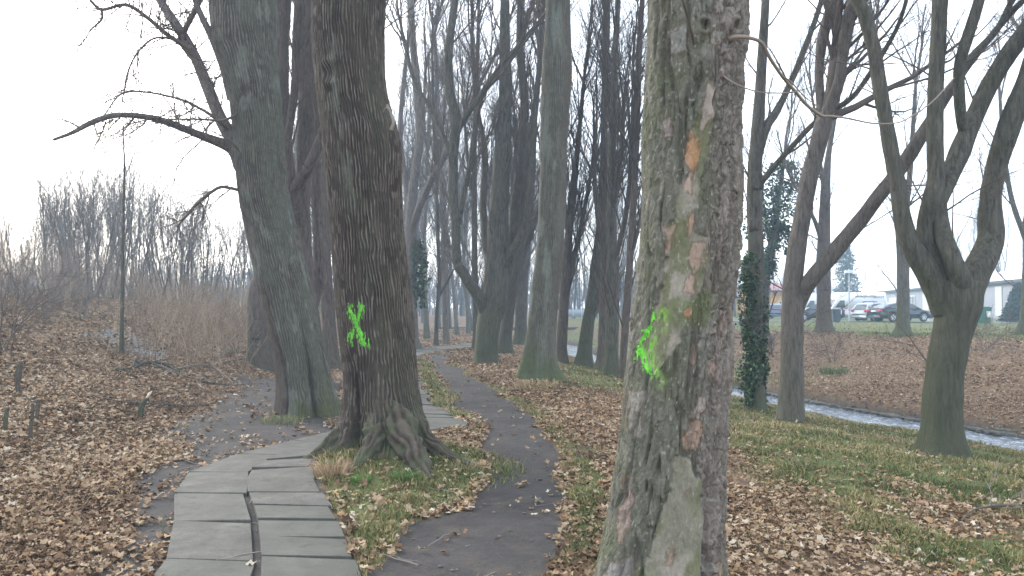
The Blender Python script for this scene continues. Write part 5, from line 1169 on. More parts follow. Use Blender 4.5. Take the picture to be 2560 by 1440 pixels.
# ------------------------------------------------------------------ fallen branches, stubs, tufts, dry brush
def ground_line(rows, up=.03):
    out = []
    for px, py, wd in rows:
        h_ = hit(px, py); out.append([h_[0], h_[1], h_[2]+up+wd*.5*h_[1]/F, wd*.5*h_[1]/F])
    return catmull(out, len(rows)*5)
def fallen(name, label, main, subs=(), mat='twig_pale', group='fallen branches on the leafy ground', bark_='warm', up=.03):
    c = ground_line(main, up); org = c[0, :3].copy(); root = empty(name, org); tag(root, label, 'branch', group)
    R = np.random.default_rng(len(label)); mb = MB(); V, Q = tubes(c[None, :, :3], c[None, :, 3]*(1+.15*R.normal(0, 1, (1, len(c)))), 7); mb.add(V, Q); mb.build('stem', BM[bark_], root, org)
    for s in subs:
        d = ground_line(s, up+.02); mb = MB(); V, Q = tubes(d[None, :, :3], d[None, :, 3], 6); mb.add(V, Q); mb.build('side_branch', TW[mat], root, org)
    mb = MB(); p, d_, r, L = sprout(c[None, :, :3], c[None, :, 3], np.array([.5]), 9, .3, .8, 1, .4, R); d_[:, 2] = np.abs(d_[:, 2])*.5; crown_from(p, d_, np.maximum(r*.8, .003), L, [dict(wander=.15, up=-.04, m=3), dict(wander=.2)], R, mb); mb.build('twigs', TW[mat], root, org)
fallen('fallen_branch', 'forked pale fallen branch lying across the leaves left of the leaning trunk', [(340,912,5),(375,913,5),(417,928,5),(458,945,4),(514,960,4),(590,968,3)], [[(448,930,4),(479,922,4),(528,922,4),(560,945,3),(583,965,3)]])
fallen('fallen_branch', 'dark crooked fallen stick lying on top of the pale forked branch', [(278,934,4),(333,924,5),(362,913,6),(399,914,6),(425,922,6),(448,936,5)], [[(333,924,3),(338,905,3),(352,900,2)]], 'twig_dark', bark_='dark')
fallen('fallen_branch', 'long thin straight stick on the leaves beside the splintered stub', [(243,999,3),(295,1011,4),(347,1016,5),(390,1018,5),(486,1021,4),(538,1014,3)], [[(405,1016,3),(425,1005,2),(440,998,2)]], 'twig', bark_='brown')
fallen('fallen_branch', 'thin twiggy branch lying between the snag and the forked branch', [(542,916,3),(565,910,3),(590,905,3),(625,901,3),(660,902,2)], [], 'twig_pale')
fallen('fallen_branch', 'arched bare stick in the grass at the right edge', [(2415,1306,3),(2436,1295,4),(2460,1287,5),(2510,1283,5),(2580,1281,5)], [], 'twig_pale', up=.05)
fallen('fallen_branch', 'short dark stick on the verge left of the scaly trunk', [(1416,1126,3),(1450,1128,4),(1480,1140,4),(1500,1150,3)], [], 'twig', bark_='brown')
fallen('fallen_log', 'low rotten log half buried in leaves in front of the brush', [(548,893,12),(575,886,14),(600,884,14),(622,888,10)], [], 'twig_dark', None, 'dark', up=-.05)
# splintered stub
b = hit(350, 1046); root = empty('splintered_stub', b); tag(root, 'broken green-grey stub with a white splintered tip in the leaves', 'stump')
c = catmull([list(P(*q))+[r] for q, r in (((348,1056,b[1]),.035),((351,1035,b[1]),.036),((355,1014,b[1]),.040),((364,1000,b[1]-.02),.026),((368,993,b[1]-.03),.020))], 16)
mb = MB(); V, Q = tubes(c[None, :, :3], c[None, :, 3], 10); mb.add(V, Q); mb.build('stem', BM['grey'], root, b)
mb = MB(); c = catmull([list(P(*q))+[r] for q, r in (((366,996,b[1]-.03),.017),((371,989,b[1]-.04),.020),((377,981,b[1]-.05),.015),((380,977,b[1]-.05),.003))], 9); V, Q = tubes(c[None, :, :3], c[None, :, 3]*np.array([1, 1, .8, 1.1, .9, 1, .7, .9, 1])[None], 5); mb.add(V, Q); mb.build('splinter', flat('fresh_wood', (.62, .55, .43), .7), root, b)
mb = MB(); c = catmull([list(P(*q))+[r] for q, r in (((353,1016,b[1]),.02),((346,1008,b[1]),.016),((342,1004,b[1]),.012))], 6); V, Q = tubes(c[None, :, :3], c[None, :, 3], 6); mb.add(V, Q); mb.build('side_stub', BM['moss'], root, b)
def stub(label, rows, mat='grey'):
    b = hit(rows[0][0], rows[0][1]); root = empty('cut_stem', b); tag(root, label, 'stump', 'cut stems in the leaves on the left')
    c = catmull([list(P(q[0], q[1], b[1]+.02*i))+[q[2]*.5*b[1]/F] for i, q in enumerate(rows)], 14); c[0, 2] -= .08
    mb = MB(); V, Q = tubes(c[None, :, :3], c[None, :, 3], 8); n_ = len(V); mb.add(V, Q, [[n_-8+i, n_-8+(i+1) % 8, n_] for i in range(0)] or None)
    mb.build('stem', BM[mat], root, b)
    e = c[-1]; mb = MB(); mb.box(e[:3]+np.array([0, 0, .004]), (e[3]*.7, e[3]*.7, .012)); mb.build('cut_end', TW['twig_pale'], root, b)
stub('knobbly brown cut stem highest up the bank at the left edge', [(48,985,12),(44,960,13),(46,935,18),(52,905,8)], 'brown')
stub('short double cut stem low in the leaves at the left edge', [(78,1105,12),(76,1075,10),(80,1045,9),(82,1010,7)], 'brown')
stub('thin grey cut stem leaning left beside the double one', [(12,1085,12),(14,1050,11),(18,1020,10)], 'grey')
stub('thin brown cut stem right of the double one', [(92,1058,8),(94,1030,9),(97,1000,12)], 'brown')
def shrub(label, px, py, h, n, seed, mat='twig', spread=.45, group='bare shrubs on the bank'):
    b = hit(px, py); root = empty('bare_shrub', b); tag(root, label, 'shrub', group); R = np.random.default_rng(seed); mb = MB(); sm = MB()
    d = np.stack([R.normal(0, spread, n), R.normal(0, spread, n), np.ones(n)], 1); p = np.tile([0, 0, -.05], (n, 1))+R.normal(0, .06, (n, 3))*[1, 1, 0]
    L = h*R.uniform(.6, 1.1, n); l1, q1 = growb(p, d, np.full(n, .011), L, 7, .12, -.02, R, .3); V, Q = tubes(l1, q1, 5); sm.add(V, Q); sm.build('stems', TW[mat], root)
    p, d, r, L = sprout(l1, q1, L, 9, .2, .6, .5, .5, R); crown_from(p, d, np.maximum(r, .003), L, [dict(wander=.15, up=-.03, m=5, ang=.6), dict(wander=.18, m=3), dict(wander=.2)], R, mb); mb.build('twigs', TW[mat], root)
shrub('sprawling bare shrub at the left edge of the bank', 10, 880, 1.7, 8, 1)
shrub('arching bare bramble shrub near the bank top on the left', 110, 800, 1.8, 12, 2, 'twig_pale')
shrub('low tangled bare shrub below the thicket, left part', 215, 800, 1.5, 12, 3, 'twig_pale')
shrub('thin bare shrub leaning over the stream on the far bank', 2085, 905, 1.6, 6, 5, 'twig', .5)
shrub('bare shrub on the far bank behind the stout forked tree', 2450, 880, 1.5, 7, 6, 'twig', .6)
shrub('small bare shrub on the far bank beside the ivy tree', 1930, 890, 1.2, 6, 7, 'twig_dark', .6)
def build_brush():
    R = np.random.default_rng(61); n = 5600; y = R.uniform(16, 44, n); px = R.uniform(-80, 1180, n); x = (px-1280)/F*y
    xb = np.interp(y, XB[:, 0], XB[:, 1]); l = xb-x; cl = fbm(x*.35, y*.35, 7.7, 3)
    w_ = np.where((l > .6) & (l < 9), .9, 0)*sstep(.38, .6, cl+.12*(px > 350)+.1*(px > 900)); w_ = np.where(l >= 8, np.where(l < 18, .55, 0), w_); w_ = np.where((px < 300) & (l < 6), w_*.25, w_)
    w_ = np.where((px > 1060) & (y < 38), 0, w_)
    k = R.random(n) < w_; x, y, l = x[k], y[k], l[k]; M = len(x); z = ground(x, y)
    L = R.uniform(.5, 1.5, M)*np.where(l > 8, 1.5, 1); d = np.stack([R.normal(0, .25, M), R.normal(0, .25, M), np.ones(M)], 1)
    l1, q1 = growb(np.stack([x, y, z-.03], 1), d, R.uniform(.004, .008, M), L, 5, .12, 0, R, .5); mb = MB(); t = R.random(M)
    V, Q = tubes(l1, q1, 3); mb.add(V, Q, tone=np.repeat(t, 15))
    p, d, r, L = sprout(l1, q1, L, 4, .25, .55, .5, .7, R); l2, q2 = growb(p, d, r, L, 4, .15, 0, R, .6); V, Q = tubes(l2, q2, 3); mb.add(V, Q, tone=np.repeat(np.repeat(t, 4), 12))
    p, d, r, L = sprout(l2, q2, L, 2, .25, .6, .6, .8, R); l2, q2 = growb(p, d, r, L, 4, .15, 0, R, .6); V, Q = tubes(l2, q2, 3); mb.add(V, Q, tone=np.repeat(np.repeat(t, 8), 12))
    m, n_, b = newmat('dry_stem'); c = ramp(n_, attr(n_, 'tone'), [(0, (.15, .11, .08)), (.5, (.29, .215, .15)), (1, (.42, .335, .235))]); n_.links.new(c, b.inputs['Base Color'])
    tag(mb.build('dry_brush', m), 'reddish dry brush and weed stems on the embankment', 'undergrowth', kind='stuff'); print('brush', M)
build_brush()
def tuft(name, label, px, py, n, h, cols, seed, spread=.12, group=None):
    b = hit(px, py); root_ = b; R = np.random.default_rng(seed); a = R.uniform(0, 6.28, n); q = R.random(n)**.5*spread
    x = np.cos(a)*q; y = np.sin(a)*q; az = R.uniform(0, 6.28, n); w_ = R.uniform(.002, .004, n); hh = h*R.uniform(.5, 1.1, n); le = hh*R.uniform(.3, 1.3, n); la = a+R.normal(0, .7, n)
    sx, sy = np.cos(az)*w_, np.sin(az)*w_; bx, by = np.cos(la)*le, np.sin(la)*le; z = -.01+0*x
    V = np.stack([np.stack([x-sx, y-sy, z], -1), np.stack([x+sx, y+sy, z], -1), np.stack([x+sx+bx*.5, y+sy+by*.5, z+hh*.75], -1), np.stack([x-sx+bx*.5, y-sy+by*.5, z+hh*.75], -1), np.stack([x+bx, y+by, z+hh*.8], -1)], 1)
    i = np.arange(n)*5; m, n_, bb = newmat(name); c = ramp(n_, attr(n_, 'tone'), [(0, cols[0]), (1, cols[1])]); n_.links.new(c, bb.inputs['Base Color'])
    o = link(name, mesh(name, V.reshape(-1, 3), np.stack([i, i+1, i+2, i+3], -1), np.stack([i+3, i+2, i+4], -1), dict(tone=np.repeat(R.random(n), 5)), False, [m]), None, b); tag(o, label, 'plant', group)
tuft('dry_grass_tuft', 'straw-coloured dry tuft between the slabs and the X-marked tree', 832, 1185, 260, .17, ((.26, .17, .10), (.48, .36, .23)), 1, .16)
tuft('dry_grass_tuft', 'straw tuft at the tip of the marked tree\'s right root', 1165, 1172, 140, .10, ((.22, .18, .09), (.36, .30, .17)), 2, .16)
tuft('dry_grass_tuft', 'pale straw tuft at the foot of the straight grey-green trunk', 1340, 972, 300, .22, ((.28, .22, .12), (.42, .34, .2)), 7, .45)
tuft('grass_tuft', 'fresh green tuft on the mossy root of the marked tree', 1018, 1202, 190, .11, ((.05, .12, .03), (.12, .2, .06)), 3, .10)
tuft('grass_tuft', 'small bright green weed under the dark groove of the marked tree', 905, 1206, 130, .08, ((.05, .14, .02), (.12, .22, .05)), 4, .08)
tuft('grass_tuft', 'green tuft at the foot of the leaning trunk', 705, 1056, 240, .11, ((.08, .12, .04), (.28, .26, .12)), 5, .28)
tuft('grass_tuft', 'dark green tuft on the far bank above the stream', 2085, 936, 300, .30, ((.03, .09, .03), (.08, .16, .05)), 6, .4)
tuft('grass_tuft', 'green tuft at the water edge left of the ivy tree', 1842, 962, 300, .30, ((.03, .10, .02), (.08, .17, .05)), 8, .5)

# ------------------------------------------------------------------ footbridge and railing beyond the wood
FB = flat('weathered_steel', (.06, .062, .065), .6, .2)
root = empty('footbridge', (2.5, 62, .0)); tag(root, 'thin dark pipe bridge crossing the stream in the distance', 'bridge')
mb = MB(); mb.box((0, 0, .02), (8.5, .12, .11)); mb.build('beam', FB, root)
for q in (-8.2, 8.2):
    mb = MB(); mb.box((q, 0, -.5), (.25, .3, .5), None, .8); mb.build('support', STONE, root)
x0, y0 = 6.6, 76
root = empty('railing', (x0, y0, float(ground(x0, y0)))); tag(root, 'pale grey railing with white posts beyond the pipe bridge', 'fence'); wp = flat('faded_white_paint', (.5, .52, .55), .6)
mb = MB(); mb.box((0, 0, .55), (2.4, .02, .35)); mb.build('panel', flat('grey_mesh_panel', (.30, .33, .37), .7), root)
for q in np.linspace(-2.4, 2.4, 7):
    mb = MB(); mb.box((q, -.05, .6), (.04, .04, .62)); mb.build('post', wp, root)

# ------------------------------------------------------------------ buildings
GLASS = flat('window_glass', (.05, .065, .075), .12, .1, 1, .6)
def wallmat(name, col): return flat(name, col, .9, .10, .6, .1)
DOWN = flat('eave_board', (.06, .055, .055), .8)
def building(name, label, A, B, depth, z0, ze, zr, wall, roofm, wins=(), chim=(), name_r='roof', group=None, over=.45):
    """front wall from A to B (plan points), depth behind it, gable ridge parallel to the wall"""
    A = np.array(A, float); B = np.array(B, float); L = np.linalg.norm(B-A); u = (B-A)/L; v = np.array([-u[1], u[0]])
    if np.dot(v, A) < 0: v = -v
    root = empty(name, (A[0], A[1], z0)); tag(root, label, 'building', group)
    def w3(s, t, z): return np.array([u[0]*s+v[0]*t, u[1]*s+v[1]*t, z])
    He, Hr = ze-z0, zr-z0; mb = MB()
    pts = [w3(0,0,-.5), w3(L,0,-.5), w3(L,depth,-.5), w3(0,depth,-.5), w3(0,0,He), w3(L,0,He), w3(L,depth,He), w3(0,depth,He), w3(0,depth/2,Hr-.05), w3(L,depth/2,Hr-.05)]
    mb.add(pts, [[0,1,5,4],[2,3,7,6],[1,2,6,5],[3,0,4,7]], [[4,7,8],[5,9,6]]); mb.build('wall', wall, root, smooth=False)
    mb = MB(); sl = (Hr-He)/(depth/2); e = over; T_ = .12
    for sgn in (0, 1):
        t0, t1 = (-e, depth/2) if sgn == 0 else (depth+e, depth/2); zl = He-sl*e
        V = [w3(-e,t0,zl+.03), w3(L+e,t0,zl+.03), w3(L+e,t1,Hr+.03), w3(-e,t1,Hr+.03)]; V += [q+np.array([0,0,T_]) for q in V]
        mb.add(V, [[0,1,2,3],[4,5,6,7],[0,1,5,4],[2,3,7,6],[1,2,6,5],[3,0,4,7]])
    r = mb.build(name_r, roofm, root, smooth=False)
    mb = MB(); c = w3(L/2, -e-.03, He-sl*e+.02); Rz = np.array([[u[0], v[0], 0], [u[1], v[1], 0], [0, 0, 1]]); mb.box(c, (L/2+e, .05, .13), Rz); mb.build('eave_board', DOWN, root, smooth=False)
    for s, zc, hw, hh, kind in wins:
        mb = MB(); c = w3(s, -.03, zc-z0)
        if kind == 'window':
            for a_, b_, ww, h_ in ((-hw, 0, .06, hh), (hw, 0, .06, hh), (0, hh, hw, .06), (0, -hh, hw, .06), (0, 0, .035, hh)):
                mb.box(c+Rz @ np.array([a_, -.02, b_]), (ww, .06, h_), Rz)
            f = mb.build('window', flat('window_frame', (.55, .56, .56), .6), root, smooth=False)
            mb = MB(); mb.box(c, (hw-.03, .03, hh-.03), Rz); mb.build('pane', GLASS, f, smooth=False)
        else:
            mb.box(c, (hw, .05, hh), Rz); mb.build('door', flat('door_panel', (.42, .42, .41), .7), root, smooth=False)
    for s, t, sz in chim:
        mb = MB(); zc = Hr-abs(t-depth/2)*sl; mb.box(w3(s, t, zc+sz*.35), (sz*.42, sz*.34, sz*.75), Rz); mb.box(w3(s, t, zc+sz*1.13), (sz*.5, sz*.42, sz*.05), Rz)
        mb.build('chimney', flat('chimney_brick', (.50, .19, .10), .85, .25, 9), r, smooth=False)
A0 = np.array([45.2, 60.0]); DIR = np.array([17, 78])/np.linalg.norm([17, 78])
def wall_s(px):                      # distance along the wall at which a sight line meets it
    k = (px-1280)/F; return (k*A0[1]-A0[0])/(DIR[0]-k*DIR[1])
wn = []
for px, zc, hw, hh, kd in ((2281, 2.3, 1.7, 1.0, 'window'), (2315, 2.0, 1.4, 1.5, 'door'), (2452, 2.5, .7, .95, 'window'), (2498, 2.3, .9, 1.5, 'door'), (2545, 2.9, .55, .8, 'window'), (2235, 2.2, 2.6, 1.0, 'door')):
    wn.append((wall_s(px), zc, hw, hh, kd))
building('long_building', 'long low grey building with pale roof and orange chimneys behind the parked cars', A0, A0+DIR*112, 9, .3, 4.35, 5.7, wallmat('grey_plaster', (.24, .25, .28)), flat('pale_roofing', (.62, .65, .70), .45, .06, 1, .4), wn, ((wall_s(2290)+2, 4.5, 1.7), (wall_s(2487)+3, 4.5, 1.25)))
building('grey_roofed_building', 'far building with dull grey roof behind the white vans', (62, 168), (84, 172), 12, .3, 4.3, 6.2, wallmat('pale_plaster', (.45, .45, .44)), flat('grey_roofing', (.30, .31, .35), .7), ((5, 2.4, .8, .8, 'window'), (12, 2.4, .8, .8, 'window')), ((4, 5, .9),))
building('orange_building', 'orange building with reddish roof left of the two-limbed tree', (33.6, 106), (39.8, 107), 8, .3, 3.9, 4.9, wallmat('orange_plaster', (.60, .30, .07)), flat('red_roofing', (.30, .15, .15), .7), ((2.2, 2.0, .35, .5, 'window'), (4.6, 2.0, .35, .5, 'window')), ())
building('yellow_building', 'yellow building with dark windows seen past the scaly trunk', (31.6, 114), (36.2, 114), 8, .3, 3.2, 4.2, wallmat('yellow_plaster', (.62, .44, .10)), flat('slate_roofing', (.24, .25, .31), .7), ((1.3, 1.1, .5, .6, 'window'), (2.9, 1.1, .5, .6, 'window')), ())
building('brick_building', 'brick tower block glimpsed behind the snag', (-42.5, 128), (-38.5, 128), 6, .5, 7.0, 7.6, wallmat('red_brick_wall', (.27, .17, .13)), flat('dark_roofing', (.12, .11, .11), .8), ((1, 5, .4, .6, 'window'), (3, 5, .4, .6, 'window')), ())

# ------------------------------------------------------------------ vehicles
TYRE = flat('tyre_rubber', (.03, .03, .032), .8); RIM = flat('alloy_rim', (.62, .63, .65), .35, .05, 2, .5, .4)
RED = flat('tail_lamp_red', (.55, .03, .03), .3, .05); WHT = flat('head_lamp_glass', (.7, .72, .75), .2, .05, 2, .6); TRIM = flat('black_trim', (.03, .03, .032), .55)
PLATE = flat('number_plate', (.72, .72, .70), .5)
def paint(name, col, rough=.28): return flat(name, col, rough, .03, 1, .6)
def wheel(root, x, y, r, side):
    mb = MB(); k = 26; a = np.arange(k)/k*2*pi
    prof = [(r*.62, -.095), (r*.92, -.10), (r, -.06), (r, .06), (r*.92, .10), (r*.62, .095)]
    V = np.array([[np.cos(t)*q, w_, np.sin(t)*q] for q, w_ in prof for t in a]); n = len(prof)
    Q = [[i*k+j, i*k+(j+1) % k, (i+1)*k+(j+1) % k, (i+1)*k+j] for i in range(n-1) for j in range(k)]
    mb.add(V, Q); w_ = mb.build('wheel', TYRE, root, loc=(x, y, r))
    mb = MB()
    for s in range(5):
        t = s/5*2*pi+.3; Rm = np.array([[cos(t), 0, -sin(t)], [0, 1, 0], [sin(t), 0, cos(t)]]); mb.box(Rm @ np.array([r*.33, side*.085, 0]), (r*.30, .012, r*.085), Rm)
    Vc = np.array([[np.cos(t)*q, side*yy, np.sin(t)*q] for q, yy in ((r*.62, .095), (r*.56, .099), (r*.56, .06)) for t in a]); mb.add(Vc, [[i*k+j, i*k+(j+1) % k, (i+1)*k+(j+1) % k, (i+1)*k+j] for i in range(2) for j in range(k)])
    Vc = np.array([[np.cos(t)*r*.16, side*.102, np.sin(t)*r*.16] for t in a]+[[0, side*.104, 0]]); mb.add(Vc, None, [[j, (j+1) % k, k] for j in range(k)])
    mb.build('rim', RIM, w_)
    mb = MB(); Vc = np.array([[np.cos(t)*r*.6, side*.055, np.sin(t)*r*.6] for t in a]+[[0, side*.055, 0]]); mb.add(Vc, None, [[j, (j+1) % k, k] for j in range(k)]); mb.build('brake_disc', TRIM, w_)
def loft(sections):                       # list of rings with equal point counts
    n = len(sections[0]); V = np.concatenate(sections); Q = []
    for i in range(len(sections)-1):
        for j in range(n): Q.append([i*n+j, i*n+(j+1) % n, (i+1)*n+(j+1) % n, (i+1)*n+j])
    return V, Q
def car(name, label, cat, pos, rz, L, W, top, belt, paintm, wb, r=.33, group='vehicles parked beyond the far bank', van=False, marks=False, lampcol=None):
    """top / belt: side outlines as (x, z), x from rear (-) to front (+)"""
    root = empty(name, pos, rz); tag(root, label, cat, group)
    cx = [(-L/2+L*.5-wb/2), (L/2-L*.5+wb/2)]; wx = [-wb/2, wb/2]
    # lower body: stations along x, cross-sections with rounded shoulders and wheel arches cut from the sill line
    xs = np.unique(np.concatenate([np.linspace(-L/2, L/2, 60)]+[np.linspace(w_-r*1.18, w_+r*1.18, 15) for w_ in wx])); secs = []
    for x in xs:
        zb = np.interp(x, [b_[0] for b_ in belt], [b_[1] for b_ in belt]); zl = .24 if abs(x) < L/2-.25 else .24+.10*(abs(x)-(L/2-.25))/.25
        for w_ in wx:
            d = r*1.16; 
            if abs(x-w_) < d: zl = max(zl, r+math.sqrt(d*d-(x-w_)**2))
        e = 1-.10*sstep(L/2-.7, L/2, abs(x))-.06*(abs(x) > L/2-.04); y = W/2*e; zl = min(zl, zb-.08)
        secs.append(np.array([[x, -y*.55, zl], [x, -y*.985, zl], [x, -y, zl*.5+zb*.5], [x, -y*.97, zb-.05], [x, -y*.88, zb], [x, y*.88, zb], [x, y*.97, zb-.05], [x, y, zl*.5+zb*.5], [x, y*.985, zl], [x, y*.55, zl]]))
    V, Q = loft(secs); mb = MB(); n = 10; m_ = len(secs); mb.add(V, Q+[[0, 1, 8, 9], [1, 2, 7, 8], [2, 3, 6, 7], [3, 4, 5, 6]]+[[(m_-1)*n+q for q in f] for f in ([0, 1, 8, 9], [1, 2, 7, 8], [2, 3, 6, 7], [3, 4, 5, 6])])
    # roof skin
    tx = [t[0] for t in top]; tz = [t[1] for t in top]
    xr = np.linspace(tx[0], tx[-1], 30); secs = []
    zmx = max(tz)
    for x in xr:
        z = np.interp(x, tx, tz); zb = np.interp(x, [b_[0] for b_ in belt], [b_[1] for b_ in belt])-.02
        k = (z-zb)/max(zmx-.9, .3); yb = W/2*.93; yt = yb-(.03 if van else .17)*min(k, 1.2); z = max(z, zb+.005)
        secs.append(np.array([[x, -yb, zb], [x, -yt, z-.05*min(1, k)], [x, -yt*.9, z], [x, yt*.9, z], [x, yt, z-.05*min(1, k)], [x, yb, zb]]))
    V, Q = loft(secs); mb.add(V, [q for q in Q]+[[0, 1, 4, 5], [1, 2, 3, 4]]+[[29*6+q for q in f] for f in ([0, 1, 4, 5], [1, 2, 3, 4])]); mb.build('body', paintm, root)
    def side_panel(nm, poly, mat, off=.012):
        for sd in (-1, 1):
            V = []
            for x, z in poly:
                zt = np.interp(x, tx, tz); zb = np.interp(x, [b_[0] for b_ in belt], [b_[1] for b_ in belt])-.02; k = (zt-zb)/max(zmx-.9, .3); yb = W/2*.93; yt = yb-(.03 if van else .17)*min(k, 1.2)
                f = np.clip((z-zb)/max(zt-.05-zb, .05), 0, 1); V.append([x, sd*((yb*(1-f)+yt*f) if z > zb else W/2*.995), z])
            V = np.array(V); o = np.array([0, sd*off, 0]); nn = len(V); mb = MB(); mb.add(np.concatenate([V+o, V-o]), [[i, (i+1) % nn, nn+(i+1) % nn, nn+i] for i in range(nn)], [[0, i, i+1] for i in range(1, nn-1)]); mb.build(nm, mat, root, smooth=False)
    return root, side_panel
def zg(x, y): return (x, y, float(ground(x, y))+.0)
# black hatch-backed saloon, tail towards the left
belt = [(-2.32, .70), (-2.25, .92), (-1.7, .97), (.7, .93), (1.3, .90), (2.1, .76), (2.33, .58)]
top = [(-2.12, .98), (-1.75, 1.12), (-1.2, 1.33), (-.5, 1.43), (.1, 1.42), (.55, 1.33), (1.25, .93)]
Yc = 60; x = (2250-1280)/F*Yc
blk = paint('black_paint', (.022, .026, .035), .2)
r_, sp_ = car('parked_car', 'black saloon car with silver wheels behind the slim mossy-footed trunk', 'car', zg(x, Yc), RAD(14), 4.66, 1.78, top, belt, blk, 2.68)
for a in (-1.34, 1.34):
    for s in (-1, 1): wheel(r_, a, s*.80, .33, s)
sp_('side_window', [(-1.5, 1.0), (-1.25, 1.25), (-.75, 1.36), (-.35, 1.38), (-.35, .98)], GLASS); sp_('side_window', [(-.28, .98), (-.28, 1.38), (.1, 1.37), (.5, 1.28), (.95, .97)], GLASS)
for s in (-1, 1):
    mb = MB(); mb.box((-2.27, s*.66, .83), (.05, .17, .09)); mb.build('tail_light', RED, r_); mb = MB(); mb.box((2.17, s*.66, .66), (.08, .16, .06)); mb.build('headlight', WHT, r_)
    mb = MB(); mb.box((.72, s*.97, 1.0), (.07, .09, .055)); mb.build('mirror', blk, r_)
mb = MB(); mb.box((-2.335, 0, .78), (.012, .26, .055)); mb.build('number_plate', PLATE, r_)
mb = MB(); mb.add([(-2.12, -.60, .985), (-2.12, .60, .985), (-1.25, .52, 1.335), (-1.25, -.52, 1.335)], [[0, 1, 2, 3]]); mb.build('rear_window', GLASS, r_)
# silver hatchback
belt = [(-1.98, .62), (-1.93, .90), (-1.3, .95), (.7, .93), (1.2, .90), (1.85, .74), (1.98, .55)]
top = [(-1.90, .95), (-1.72, 1.22), (-1.5, 1.42), (-.6, 1.50), (.1, 1.47), (.5, 1.36), (1.15, .93)]
slv = paint('silver_paint', (.42, .46, .50), .3)
def hatch(label, px, Yc, rz, pm):
    x = (px-1280)/F*Yc; r_, sp_ = car('parked_car', label, 'car', zg(x, Yc), RAD(rz), 3.96, 1.7, top, belt, pm, 2.45, .31)
    for a in (-1.22, 1.22):
        for s in (-1, 1): wheel(r_, a, s*.76, .31, s)
    sp_('side_window', [(-1.45, 1.0), (-1.35, 1.3), (-.6, 1.42), (-.25, 1.42), (-.25, .98)], GLASS); sp_('side_window', [(-.18, .98), (-.18, 1.42), (.1, 1.4), (.45, 1.3), (.9, .97)], GLASS)
    for s in (-1, 1):
        mb = MB(); mb.box((-1.93, s*.66, .86), (.05, .13, .11)); mb.build('tail_light', RED, r_); mb = MB(); mb.box((1.85, s*.62, .64), (.08, .16, .07)); mb.build('headlight', WHT, r_)
    mb = MB(); mb.add([(-1.925, -.60, .985), (-1.925, .60, .985), (-1.60, .52, 1.35), (-1.60, -.52, 1.35)], [[0, 1, 2, 3]]); mb.build('rear_window', GLASS, r_)
hatch('silver hatchback parked between the black car and the white van', 2192, 64, 24, slv)
hatch('dark blue-grey car with its boot towards us, right of the ivy tree', 1944, 80, 62, paint('blue_grey_paint', (.07, .09, .15), .3))
hatch('small dark car in front of the left white van', 2052, 68, 150, paint('dark_paint', (.03, .03, .04), .3))
hatch('white car half hidden behind the blue-grey one', 1926, 93, 40, paint('white_car_paint', (.62, .64, .66), .3))
# white vans, noses to the left
def van(label, px, Yc, rz, L, Hh, marks):
    wht = paint('white_paint', (.74, .75, .76), .35)
    belt = [(-L/2, .60), (-L/2+.03, 1.02), (L/2-1.2, 1.05), (L/2-.4, 1.0), (L/2, .7)]
    top = [(-L/2+.02, 1.0), (-L/2+.05, Hh-.1), (-L/2+.25, Hh), (L/2-1.9, Hh), (L/2-1.55, Hh-.12), (L/2-.75, 1.12), (L/2-.7, 1.0)]
    x = (px-1280)/F*Yc; r_, sp_ = car('white_van', label, 'van', zg(x, Yc), RAD(180+rz), L, 1.95, top, belt, wht, L*.58, .34, van=True)
    for a in (-L*.29, L*.29):
        for s in (-1, 1): wheel(r_, a, s*.88, .34, s)
    sp_('side_window', [(L/2-1.85, 1.12), (L/2-1.85, 1.72), (L/2-1.45, 1.72), (L/2-1.02, 1.12)], GLASS)
    sp_('door_handle', [(L/2-1.98, 1.0), (L/2-1.98, 1.06), (L/2-1.86, 1.06), (L/2-1.86, 1.0)], TRIM, .03)
    sp_('door_handle', [(L/2-3.0, 1.02), (L/2-3.0, 1.36), (L/2-2.93, 1.36), (L/2-2.93, 1.02)], TRIM, .03)
    sp_('side_trim', [(-L/2+.2, .44), (-L/2+.2, .54), (L/2-1.6, .54), (L/2-1.6, .44)], flat('grey_trim', (.30, .31, .31), .6), .02)
    for s in (-1, 1):
        mb = MB(); mb.box((-L/2-.0, s*.86, 1.25), (.03, .07, .28)); mb.build('tail_light', RED, r_); mb = MB(); mb.box((L/2-.14, s*.7, .80), (.1, .18, .1)); mb.build('headlight', WHT, r_)
    mb = MB(); mb.add([(L/2-.76, -.78, 1.15), (L/2-.76, .78, 1.15), (L/2-1.53, .74, Hh-.16), (L/2-1.53, -.74, Hh-.16)], [[0, 1, 2, 3]]); mb.build('windscreen', GLASS, r_)
    if marks:
        ink = flat('faded_lettering', (.34, .34, .36), .6); yy = .955
        for s in (1,):
            mb = MB(); R = np.random.default_rng(2); q = L/2-2.75
            while q > L/2-4.5:
                w_ = R.uniform(.035, .06); h_ = .055 if R.random() < .6 else .08; mb.box((q-w_, s*yy, Hh-.42+h_), (w_*.75, .012, h_)); q -= w_*2+.02
            for i in range(5): mb.box((-L/2+1.2-i*.19, s*yy, Hh-.40), (.06, .012, .07))
            mb.build('lettering', ink, r_, smooth=False)
            mb = MB(); mb.box((L/2-4.0, s*yy, 1.52), (.62, .010, .13)); mb.build('graphic', flat('violet_graphic', (.22, .16, .34), .5), r_, smooth=False)
            mb = MB(); mb.box((L/2-3.75, s*yy, 1.36), (.75, .011, .035), np.array([[cos(.1), 0, sin(.1)], [0, 1, 0], [-sin(.1), 0, cos(.1)]])); mb.build('graphic', flat('red_graphic', (.55, .14, .16), .5), r_, smooth=False)
van('large white van with faded lettering and a violet graphic, dark bin before it', 2126, 67.5, 4, 5.6, 2.42, True)
